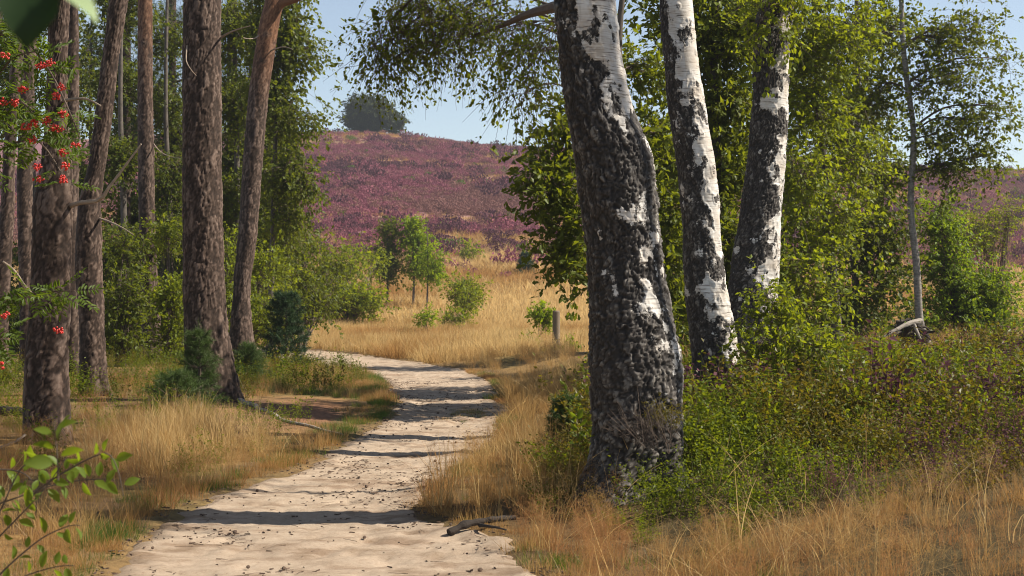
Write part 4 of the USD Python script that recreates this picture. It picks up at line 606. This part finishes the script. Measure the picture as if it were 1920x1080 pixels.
leafy_shoot('buckthorn_sapling', 'leafy green sapling close by in the bottom left corner', 'sapling', [[(-60, 1075, 4.6), (20, 985, 4.6), (85, 915, 4.5), (128, 850, 4.5)], [(-40, 960, 4.7), (40, 930, 4.6), (120, 905, 4.6), (215, 900, 4.5)], [(-20, 1100, 4.4), (40, 1040, 4.4), (95, 1000, 4.4), (150, 985, 4.3)], [(-50, 900, 4.8), (0, 880, 4.8), (60, 900, 4.7)], [(-30, 1120, 4.5), (60, 1075, 4.5), (140, 1060, 4.4)], [(60, 930, 4.6), (130, 880, 4.5), (200, 850, 4.4), (232, 930, 4.4)], [(-40, 1030, 4.6), (0, 960, 4.6), (50, 870, 4.6), (90, 860, 4.5)]], M['near_leaf'], 132, L=.050, every=.040, r0=.0035)
leafy_shoot('buckthorn_sapling', 'blurred young leaf tip in front of the thick left pine', 'sapling', [[(110, 900, 3.3), (108, 850, 3.3), (104, 815, 3.3), (102, 790, 3.3)]], M['near_leaf'], 133, L=.06, every=.022, r0=.002)
# two very near leaves at the top left; shade and sunlight painted into their colours
t = thing('overhanging_twig', 'blurred dark twig with two leaves close in the top left corner', 'twig', P(-60, -60, 1.25)); obj('stem', tube(spline([P(-60, -80, 1.25), P(40, -50, 1.25), P(130, -30, 1.22)], 8), .0016, 6), M['twig'], t)
M['painted_shade_leaf'] = leafy('painted_shade_leaf', [(.012, .03, .006), (.016, .036, .007)], .12); M['painted_sun_leaf'] = leafy('painted_sun_leaf', [(.22, .30, .16), (.25, .32, .18)], .3)
obj('leaf', leaves(P(60, -70, 1.22)[None], np.array([[-.05, -.1, -1.0]]), np.array([[.25, -.9, .35]]), .075, .056, 'big'), M['painted_shade_leaf'], t, smooth=True, label='dark green leaf in shade')
obj('leaf', leaves(P(98, -28, 1.22)[None], np.array([[.85, 0, -.62]]), np.array([[.5, -.45, .75]]), .05, .032, 'big'), M['painted_sun_leaf'], t, smooth=True, label='pale sunlit leaf')
# rowan branches with berries
t = thing('rowan_tree', 'rowan branches with red berry clusters in front of the left pines', 'rowan tree', P(-90, 640, 7.4)); r = np.random.default_rng(141)
obj('stem', tube(spline([G(-110, 7.4, -.05), P(-80, 700, 7.4), P(-60, 450, 7.3), P(-40, 200, 7.2), P(0, 20, 7.2)], 24), np.linspace(.035, .015, 24), 9), M['twig'], t)
BR = [[(-55, 330, 7.3), (-10, 150, 7.1), (40, 100, 7.0), (80, 95, 6.9)], [(-45, 240, 7.2), (10, 180, 7.0), (70, 215, 6.9), (110, 270, 6.8)], [(-50, 100, 7.2), (20, 60, 7.0), (90, 130, 6.9), (130, 210, 6.8), (150, 260, 6.8)], [(-60, 400, 7.3), (0, 280, 7.1), (60, 260, 7.0), (100, 300, 6.9), (120, 340, 6.8)], [(-70, 620, 7.4), (-10, 560, 7.2), (60, 550, 7.1), (140, 545, 7.0)], [(-70, 700, 7.4), (-20, 640, 7.2), (10, 620, 7.2)]]
for b in BR: obj('branch', tube(spline([P(*p) for p in b], 14), np.linspace(.009, .003, 14), 6), M['twig'], t)
rach, lf = [], []
for b in BR:
    q = spline([P(*p) for p in b], 30)
    for i in range(36):
        k = int(r.integers(5, 30)); d = unit(np.array([r.normal() * .8, r.normal() * .5, r.normal() * .6 - .1])); L = .11 + .06 * r.random(); s = q[k]; rach.append(tube(np.stack([s, s + d * L * .5 - [0, 0, .005], s + d * L - [0, 0, .02]]), [.0012, .001, .0007], 4))
        nr = unit(np.array([.2, -.3, .8]) + r.normal(size=3) * .4); sd = unit(np.cross(d, nr)); u = np.linspace(.3, .95, 6)
        for sg in (-1, 1): lf.append(leaves(s + d * (u * L)[:, None], np.tile(d * .45 + sd * sg, (6, 1)) + rnd(6, r) * .12, np.tile(nr, (6, 1)) + rnd(6, r) * .2, (.042 * (.8 + .3 * r.random(6))), .014, 'oval'))
        lf.append(leaves((s + d * L)[None], d[None], nr[None], .04, .014, 'oval'))
obj('leaf_stalks', join(rach), M['twig'], t, kind='stuff'); obj('leaves', join(lf), M['rowan_leaf'], t, kind='stuff')
ball_m = trimesh.creation.icosphere(1, 1.0)
for px, py in [(75, 123), (115, 162), (105, 180), (117, 213), (42, 168), (4, 190), (8, 104), (48, 238), (64, 230), (98, 240), (118, 286), (62, 262), (140, 271), (121, 311), (117, 336), (70, 313), (71, 337), (26, 192), (88, 226), (108, 240), (110, 619), (3, 685), (8, 590), (92, 118)]:
    n = int(r.integers(16, 30)); c = P(px, py, 6.75) + ball(n, r) * [.026, .02, .02]; s = .0048 * (.85 + .3 * r.random(n))
    v = (c[:, None] + ball_m.vertices[None] * s[:, None, None]).reshape(-1, 3); f = (np.arange(n)[:, None, None] * len(ball_m.vertices) + ball_m.faces[None]).reshape(-1, 3)
    obj('berry_cluster', (v, f), M['berry'], t, smooth=True)

# ================================================================ GRASS, BILBERRIES, HEATHER
def ribbons(base, h, lean, bend, w, r, az=None, segs=3):
    n = len(base); az = r.random(n) * 6.283 if az is None else az; o = np.stack([np.cos(az), np.sin(az), 0 * az], 1); fa = az + r.normal(size=n) * 1.2 + 1.57; s = np.stack([np.cos(fa), np.sin(fa), 0 * fa], 1)
    t = np.linspace(0, 1, segs + 1); c = base[:, None] + o[:, None] * ((lean[:, None] * t + bend[:, None] * t ** 2) * h[:, None])[..., None]; c[..., 2] += (h[:, None] * (t - .35 * bend[:, None] * t ** 2))
    ww = (w[:, None] * (1 - .8 * t ** 1.5))[..., None] * s[:, None] * .5; v = np.stack([c - ww, c + ww], 2).reshape(n, -1, 3)
    q = []
    for i in range(segs): q += [[2 * i, 2 * i + 1, 2 * i + 3], [2 * i, 2 * i + 3, 2 * i + 2]]
    return (v.reshape(-1, 3), (np.arange(n)[:, None, None] * v.shape[1] + np.array(q)).reshape(-1, 3)), c
def tuft(seed, n=60, rad=.09, h=.3, w=.003, lean=.25, bend=.35, segs=3):
    r = np.random.default_rng(seed); a = r.random(n) * 6.283; q = rad * np.sqrt(r.random(n)); b = np.stack([np.cos(a) * q, np.sin(a) * q, np.full(n, -.02)], 1)
    hh = h * (.5 + .6 * r.random(n)); return ribbons(b, hh, lean * r.normal(size=n), bend * r.random(n), w * (.7 + .6 * r.random(n)), r, a + r.normal(size=n) * .9, segs)[0]
def panicle_tuft(seed, n=14, rad=.12, h=.5, sp=.0065):
    """hair grass: thin culms that end in an airy head of hair-thin branches with tiny spikelets"""
    r = np.random.default_rng(seed); a = r.random(n) * 6.283; q = rad * np.sqrt(r.random(n)); b = np.stack([np.cos(a) * q, np.sin(a) * q, np.full(n, -.02)], 1); hh = h * (.65 + .5 * r.random(n))
    m_, c = ribbons(b, hh, .18 * r.normal(size=n), .35 * r.random(n), np.full(n, .0022), r, None, 4); out = [m_]
    k = 13; tt = r.uniform(.55, 1.0, (n, k)); seg = np.minimum((tt * 4).astype(int), 3); fr = tt * 4 - seg; i = np.arange(n)[:, None]
    p = (c[i, seg] * (1 - fr[..., None]) + c[i, seg + 1] * fr[..., None]).reshape(-1, 3); L = (.075 * (1.15 - tt) / .6 + .02).reshape(-1); d = unit(rnd(len(p), r) * [1, 1, .5] + [0, 0, .55]); out.append(leaves(p, d, rnd(len(p), r), L, .0014, 'needle'))
    e = np.repeat(p, 3, 0) + np.repeat(d * L[:, None], 3, 0) * r.uniform(.45, 1.05, (len(p) * 3, 1)) + rnd(len(p) * 3, r) * .004; out.append(leaves(e, rnd(len(e), r) + [0, 0, .6], rnd(len(e), r), sp * (.8 + .6 * r.random(len(e))), sp * .42, 'rhomb')); return join(out)
def berry_plant(seed, n=11, h=.3, leafL=.022, per=15):
    r = np.random.default_rng(seed); b = np.stack([r.normal(size=n) * .06, r.normal(size=n) * .06, np.full(n, -.02)], 1); d = unit(np.stack([r.normal(size=n) * .35, r.normal(size=n) * .35, np.ones(n)], 1)); L = h * (.6 + .55 * r.random(n))
    t = r.uniform(.3, 1.03, (n, per)); p = (b[:, None] + d[:, None] * (t * L[:, None])[..., None]).reshape(-1, 3) + rnd(n * per, r) * .012; k = len(p); l = leafL * (.65 + .6 * r.random(k))
    return twigs(b, d * L[:, None], np.zeros(n), .0016), leaves(p, rnd(k, r) * [1, 1, .5] + [0, 0, .35], rnd(k, r) * .6 + [.2, -.1, .7], l, l * .58, 'oval' if False else 'rhomb')
def heather_sprigs(seed, n=26, h=.32, rad=.12):
    r = np.random.default_rng(seed); a = r.random(n) * 6.283; q = rad * np.sqrt(r.random(n)); b = np.stack([np.cos(a) * q, np.sin(a) * q, np.full(n, -.02)], 1); d = unit(np.stack([r.normal(size=n) * .25, r.normal(size=n) * .25, np.ones(n)], 1)); L = h * (.6 + .5 * r.random(n))
    t = r.uniform(.5, 1.0, (n, 16)); p = (b[:, None] + d[:, None] * (t * L[:, None])[..., None]).reshape(-1, 3); return join([twigs(b, d * L[:, None], np.zeros(n), .0014), leaves(p, rnd(len(p), r) + [0, 0, .5], rnd(len(p), r), .011, .007, 'rhomb')])
def far_heather(seed, n=130):
    r = np.random.default_rng(seed); c = ball(n, r) * [.5, .5, .34] + [0, 0, .22]; return leaves(c, rnd(n, r) * .5 + [0, 0, .8], rnd(n, r), .14 * (.6 + .8 * r.random(n)), .085, 'rhomb')
def scatter(xr, yr, dens, keepf, r, jitter=True):
    n = int(dens * (xr[1] - xr[0]) * (yr[1] - yr[0])); X = r.uniform(*xr, n); Y = r.uniform(*yr, n); k = r.random(n) < keepf(X, Y); return X[k], Y[k]
def px_of(X, Y): return CX + X / Y * F
def view(X, Y, m=90): q = px_of(X, np.maximum(Y, .5)); return (q > -m) & (q < 1920 + m)
N = lambda X, Y, s, k: fbm(np.stack([X, Y, 0 * X], -1) * s, 3, k)
def place(name, label, protos, X, Y, r, smin=.7, smax=1.25, sink=0.0, patch=None):
    """patch: size in 1/metre of the patches in which one kind gives way to the next"""
    z = H(X, Y) - sink; n = len(X); s = r.uniform(smin, smax, n); k = len(protos)
    idx = r.integers(0, k, n) if patch is None else np.clip(((N(X, Y, patch, 66) - .5) * 2.2 + .5 + r.normal(size=n) * .14) * k, 0, k - 1).astype(int)
    if 'bilberry' in name: s = s * (.6 + .5 * sst(8.6, 11.2, Y)) * (.55 + .9 * N(X, Y, 1.0, 69))
    if patch is not None: s = s * (.65 + .7 * N(X, Y, 1.7, 67))
    instancer(name, protos, np.stack([X, Y, z], 1), r.random(n) * 6.283, s, idx, label=label); print(name, n)
tufts = [tuft(s, 46, .12, .26, .0036, .35, .6) for s in range(4)]; longt = [tuft(10 + s, 40, .10, .42, .0042, .38, .7, 4) for s in range(4)]; pan = [panicle_tuft(20 + s, 12, .13, .46) for s in range(6)]; arch = [tuft(60 + s, 5, .04, .62, .0048, .55, .9, 5) for s in range(4)]
short = [tuft(30 + s, 60, .10, .10, .003, .5, .3, 2) for s in range(3)]; farT = [tuft(40 + s, 46, .24, .5, .012, .35, .6, 3) for s in range(4)]; far2 = [tuft(50 + s, 34, .5, .62, .035, .35, .6, 2) for s in range(3)]
r = np.random.default_rng(201)
BIL = lambda X, Y: (X > np.where(Y < 10.5, .072 * Y, .056 * Y)) & (Y > 7.95 + .6 * N(X, Y, 1.0, 71)) & (Y < 20.5 - .3 * X)
ST, SB, SR, SP = M['straw'], M['straw_brown'], M['straw_red'], M['straw_pale']
# dry hair grass along the bottom and the right verge
def kR(X, Y): d, rt = path_d(X, Y); return ((d > .05) & rt & ~BIL(X, Y) & (Y < 10.2) & view(X, Y)) * (.15 + .85 * sst(.38, .6, N(X, Y, 1.3, 72)))
X, Y = scatter((-.8, 5), (6.2, 10.2), 34, kR, r); place('dry_grass', 'reddish brown airy hair grass along the bottom right', [(pan[0], SR), (pan[1], SB), (pan[2], SB), (pan[3], ST), (pan[4], SB), (pan[5], SR)], X, Y, r, .42, .8, patch=.9)
X, Y = scatter((-.8, 5), (6.2, 10.2), 24, kR, r); place('dry_grass', 'dry brown blades under the hair grass at the bottom right', [(tufts[0], SR), (tufts[1], SB), (tufts[2], ST), (tufts[3], SB)], X, Y, r, .45, .9, patch=1.1)
X, Y = scatter((-.6, 5), (6.2, 10.4), 12, lambda X, Y: kR(X, Y) > .2, r); place('straw_grass', 'long pale arching straws over the hair grass at the bottom right', [(m, SP) for m in arch], X, Y, r, .6, 1.0)
def kR2(X, Y): d, rt = path_d(X, Y); return ((d > .02) & rt & (X < .75 + .02 * Y) & (Y > 9.6) & view(X, Y)) * (d < 3.2) * ~((X > .25) & (Y < 11.5)) * (1 - .75 * (Y > 23)) * (.3 + .7 * sst(.35, .6, N(X, Y, 1.0, 73)))
X, Y = scatter((-3, 3), (9.6, 34), 26, kR2, r); place('straw_grass', 'golden arching tussock grass along the right rim of the path', [(longt[0], SP), (longt[1], ST), (longt[2], ST), (longt[3], SB), (tufts[0], SB)], X, Y, r, .6, 1.05, patch=.7)
X, Y = scatter((-3, 3), (9.6, 34), 15, kR2, r); place('dry_grass', 'brown airy hair grass among the golden tussocks', [(m, SB) for m in pan[:3]] + [(pan[3], ST)], X, Y, r, .45, .85, patch=.8)
X, Y = scatter((-3, 3), (9.6, 24), 5, kR2, r); place('straw_grass', 'long pale arching straws among the golden tussocks', [(m, SP) for m in arch], X, Y, r, .6, 1.1)
X, Y = scatter((.2, 5.5), (8.8, 22), 2.2, lambda X, Y: BIL(X, Y) & view(X, Y), r); place('straw_grass', 'single pale straws standing among the bilberries', [(pan[0], ST), (arch[0], SP), (arch[1], SP), (arch[2], ST)], X, Y, r, .7, 1.1)
X, Y = scatter((-1.2, 5), (6.0, 9.2), 12, lambda X, Y: kR(X, Y) * sst(.5, .6, N(X, Y, .8, 74)), r); place('green_grass', 'short fresh green grass between the hair grass', [(m, M['grass_green']) for m in short], X, Y, r, .8, 1.4)
X, Y = scatter((-3, 3), (6.4, 30), 70, lambda X, Y: (path_d(X, Y)[1]) * (path_d(X, Y)[0] > -.06) * np.exp(-((path_d(X, Y)[0] - .05) / .18) ** 2) * view(X, Y), r); place('dry_grass', 'short dry grass creeping over the right rim of the path', [(short[0], SR), (short[1], SB), (short[2], ST), (short[0], M['grass_green'])], X, Y, r, .5, 1.2, patch=1.3)
# left verge
def kL(X, Y): d, rt = path_d(X, Y); return ((d > .03) & ~rt & view(X, Y))
def bare(X, Y): return np.hypot((X + 2.75) / 1.1, (Y - 18.2) / 3.0) < .8 + .4 * N(X, Y, 1.5, 68)
def glade(X, Y): return np.exp(-(((X + 3.25) / .62) ** 2 + ((Y - 14.0) / 2.0) ** 2))
X, Y = scatter((-7, -1), (6.0, 17.5), 44, lambda X, Y: kL(X, Y) * ~bare(X, Y) * np.clip(1.2 * glade(X, Y) - .08, 0, 1), r); place('straw_grass', 'tall golden tussocks left of the path in the sun', [(longt[0], SP), (longt[1], SP), (longt[2], SP), (longt[3], ST)], X, Y, r, .75, 1.2)
X, Y = scatter((-6, -1), (5.5, 14), 34, lambda X, Y: kL(X, Y) * (.12 + .88 * sst(.38, .62, N(X, Y, 1.1, 75))), r); place('dry_grass', 'brown airy hair grass left of the path', [(pan[0], SR), (pan[1], SB), (pan[2], SB), (pan[3], ST)], X, Y, r, .4, .8, patch=.9)
X, Y = scatter((-4, -1), (6, 15), 2.5, lambda X, Y: kL(X, Y), r); place('straw_grass', 'long pale arching straws left of the path', [(m, SP) for m in arch], X, Y, r, .5, .9)
X, Y = scatter((-7, -1), (6, 40), 20, lambda X, Y: kL(X, Y) * (.10 + .9 * sst(.42, .62, N(X, Y, .8, 76))) * ~bare(X, Y), r); place('dry_grass', 'short brown grass under the pines', [(tufts[0], SR), (tufts[1], SB), (tufts[2], SB), (tufts[3], ST), (longt[0], ST)], X, Y, r, .45, .95, patch=.6)
X, Y = scatter((-7, -1), (6, 30), 110, lambda X, Y: kL(X, Y) * np.exp(-((path_d(X, Y)[0] - .12) / .26) ** 2) * (.35 + .65 * sst(.35, .55, N(X, Y, .9, 70))), r); place('green_grass', 'short green grass along the left rim of the path', [(short[0], M['grass_green']), (short[1], SB), (short[2], M['grass_green'])], X, Y, r, .5, 1.2, patch=1.0)
X, Y = scatter((-5.5, -1.5), (20.5, 31), 26, lambda X, Y: kL(X, Y) * (path_d(X, Y)[0] < 2.4) * ~bare(X, Y), r); place('dry_grass', 'brown and olive grass on the inside of the path bend', [(tufts[0], SR), (tufts[1], SB), (tufts[2], ST), (tufts[3], M['grass_green'])], X, Y, r, .5, .9, patch=.7)
# meadow
def kM(X, Y): d, rt = path_d(X, Y); return (d > .1) & rt & view(X, Y, 60) & ~((X > .5) & (X < 3.6) & (Y < 37.5) & (r.random(len(X)) < .85))
X, Y = scatter((-16, 22), (30, 60), 11, lambda X, Y: kM(X, Y) & (Y > 33 + .2 * X), r); place('meadow_grass', 'straw coloured meadow grass beyond the path bend', [(farT[0], SB), (farT[1], ST), (farT[2], SP), (farT[3], SP)], X, Y, r, .5, 1.1, patch=.22)
X, Y = scatter((-48, 48), (58, 122), 4.2, lambda X, Y: view(X, Y, 60) * (1 - .96 * HEATH(X, Y)), r); place('meadow_grass', 'straw coloured grass climbing the foot of the hill', [(far2[0], SB), (far2[1], ST), (far2[2], SP), (far2[0], SP)], X, Y, r, .55, 1.2, patch=.10)
X, Y = scatter((-30, 30), (44, 58), 1.2, lambda X, Y: view(X, Y, 60) * sst(.5, .6, N(X, Y, .22, 77)), r); place('green_grass', 'green rushes in the hollow of the meadow', [(m, M['grass_green']) for m in farT[:3]], X, Y, r, .5, .9)
# bilberries and heather on the right bank
bp = [berry_plant(300 + s, 11, .30 + .03 * s, .025, 15) for s in range(6)]; bm = [join(b) for b in bp]
def kB(X, Y): return BIL(X, Y) & view(X, Y, 120)
red = lambda X, Y: sst(.42, .62, N(X, Y, .7, 78) + .22 * sst(10, 14, Y) - .02)
X, Y = scatter((.2, 8.5), (7.6, 21), 23, lambda X, Y: kB(X, Y) * (1 - .85 * red(X, Y)), r); place('bilberry_cover', 'glossy green bilberry cover around the birches', [(m, M['bilberry']) for m in bm], X, Y, r, .95, 1.6, patch=1.4)
X, Y = scatter((.2, 8.5), (7.6, 21), 25, lambda X, Y: kB(X, Y) * red(X, Y), r); place('bilberry_cover', 'bronze and olive bilberry cover behind the green one', [(bm[0], M['bilberry_red']), (bm[1], M['heather_dark']), (bm[2], M['bilberry_red']), (bm[3], M['bilberry_red']), (bm[4], M['bilberry'])], X, Y, r, .9, 1.6, patch=1.2)
X, Y = scatter((-.1, .8), (8.9, 12), 26, lambda X, Y: (path_d(X, Y)[0] > .5) & (X < .075 * Y) & (X > .02 * Y), r); place('bilberry_cover', 'low bronze bilberry patch left of the thickest birch', [(m, M['bilberry_red']) for m in bm[:3]] + [(bm[3], M['bilberry'])], X, Y, r, .6, .95)
X, Y = scatter((1.5, 8.5), (8.2, 20), 5, lambda X, Y: kB(X, Y) * sst(.45, .6, N(X, Y, .6, 79)), r); place('heather_sprigs', 'pinkish heather sprigs among the bilberries', [(heather_sprigs(s), M['heather_brown']) for s in range(3)], X, Y, r, .9, 1.4)
X, Y = scatter((-7, -2.4), (11.5, 17), 9, lambda X, Y: kL(X, Y) * sst(.45, .6, N(X, Y, .9, 80)) * (glade(X, Y) < .3), r); place('bilberry_cover', 'green bilberry patch between the two leftmost thick pines', [(m, M['bilberry']) for m in bm], X, Y, r, .5, .9)
X, Y = scatter((2, 9), (18, 30), 8, lambda X, Y: view(X, Y) * .8, r); place('straw_grass', 'pale grass behind the bilberries by the stump', [(m, M['straw_brown']) for m in tufts] + [(m, M['straw']) for m in longt[:2]], X, Y, r, .7, 1.1)
X, Y = scatter((-10, -2.6), (18.5, 36), 7, lambda X, Y: kL(X, Y) * (.25 + .75 * sst(.4, .6, N(X, Y, .7, 81))) * ~bare(X, Y), r); place('bilberry_cover', 'dark low bilberries and seedlings under the pines', [(bm[0], M['dark_leaf']), (bm[1], M['bilberry']), (bm[2], M['bilberry_red']), (bm[3], M['birch_leaf'])], X, Y, r, .7, 1.3, patch=.6)
X, Y = r.normal(-.6, .16, 46), r.normal(18.9, .55, 46); place('green_grass', 'small tuft of short grass growing in the sand at the bend', [(short[0], M['grass_green']), (short[1], SB), (short[2], ST)], X, Y, r, .4, .8)
# heather on the hill
STREAK = lambda X, Y: np.maximum(sst(.52, .60, fbm(np.stack([X * .05, Y * .16, 0 * X], -1), 4, 21)), .8 * (1 - sst(95, 150, Y)) * sst(.42, .58, N(X, Y, .09, 23)))
X, Y = scatter((-62, 92), (84, 236), 2.3, lambda X, Y: view(X, Y, 40) * HEATH(X, Y) * (1 - .85 * STREAK(X, Y)), r); fh = [far_heather(s) for s in range(4)]
place('heather', 'flowering purple heather covering the hill', [(fh[0], M['heather_dark']), (fh[1], M['heather']), (fh[2], M['heather']), (fh[3], M['heather_brown']), (fh[0], M['heather']), (fh[1], M['heather_brown']), (fh[2], M['heather_brown'])], X, Y, r, .55, 1.4, patch=.045)
X, Y = scatter((-62, 92), (95, 236), .10, lambda X, Y: view(X, Y, 40) * HEATH(X, Y) * sst(.45, .6, fbm(np.stack([X * .04, Y * .10, 0 * X], -1), 3, 29)), r); place('heather', 'taller dark heather mounds in bands across the hill', [(fh[0], M['heather_dark']), (fh[1], M['heather']), (fh[2], M['heather_dark'])], X, Y, r, 1.4, 2.6)
X, Y = scatter((-62, 92), (95, 236), .02, lambda X, Y: view(X, Y, 40) * HEATH(X, Y), r); place('heather', 'olive bilberry cushions among the heather on the hill', [(fh[0], M['grass_green']), (fh[1], M['dark_leaf'])], X, Y, r, .8, 1.7)
X, Y = scatter((-62, 92), (88, 236), 1.6, lambda X, Y: view(X, Y, 40) * HEATH(X, Y) * STREAK(X, Y) * .6, r); place('meadow_grass', 'straw streaks among the heather on the hill', [(far2[0], SB), (far2[1], SB), (far2[2], ST)], X, Y, r, .55, 1.0)
# litter on the path
n = 15000; r = np.random.default_rng(401); X = r.uniform(-3.5, .5, n); Y = 7 + 20 * r.random(n) ** 1.3; k_ = (path_d(X, Y)[0] < .05) & (r.random(n) < .06 + .94 * sst(.48, .66, .6 * N(X, Y, 1.1, 91) + .4 * N(X, Y, 4.0, 92) + .10 * sst(-.35, 0, path_d(X, Y)[0]))); X, Y = X[k_], Y[k_]; n = len(X)
c = np.stack([X, Y, path_z(X, Y) + .004], 1); a = r.random(n) * 6.283; ln = np.where(r.random(n) < .22, r.uniform(.04, .13, n), r.uniform(.01, .04, n)); wd = np.where(ln > .04, .002, r.uniform(.003, .008, n))
obj('path_litter', join([twigs(c, np.stack([np.cos(a), np.sin(a), r.normal(size=n) * .06], 1) * ln[:, None], np.zeros(n), wd)]), M['litter'], kind='stuff', label='needles, bark crumbs and small twigs strewn on the sand')
# pine cones
r = np.random.default_rng(402); cv = trimesh.creation.icosphere(2, 1.0); v = np.array(cv.vertices) * [.024, .016, .016]; th = np.arctan2(v[:, 2], v[:, 1]); v *= (1 + .16 * np.sin(th * 8 + v[:, 0] * 700) * np.sin(v[:, 0] * 420))[:, None]; first = None
for i in range(30):
    while True:
        x, y = r.uniform(-2.6, .2), 7.4 + 16 * r.random()
        if path_d(np.array([x]), np.array([y]))[0][0] < -.02: break
    z = float(path_z(np.array([x]), np.array([y]))[0]) + .012; lab = 'small brown pine cone lying on the sandy path'; grp = 'pine cones on the path'
    xf = UsdGeom.Xform.Define(stage, path_for('pine_cone')); xf.AddTranslateOp().Set((x, y, z)); xf.AddRotateZOp().Set(float(r.random() * 360)); xf.AddScaleOp().Set(Gf.Vec3f(float(r.uniform(.5, .8)))); o = tag(xf.GetPrim(), lab, 'pine cone', grp)
    if first is None: first = o; origin[str(o.GetPath())] = np.zeros(3); obj('scales', (v, np.array(cv.faces)), M['cone'], o, smooth=False)
    else: o.GetReferences().AddInternalReference(first.GetPath()); o.SetInstanceable(True)
print('tris', sum(len(UsdGeom.Mesh(p).GetFaceVertexCountsAttr().Get()) for p in stage.Traverse() if p.IsA(UsdGeom.Mesh)))
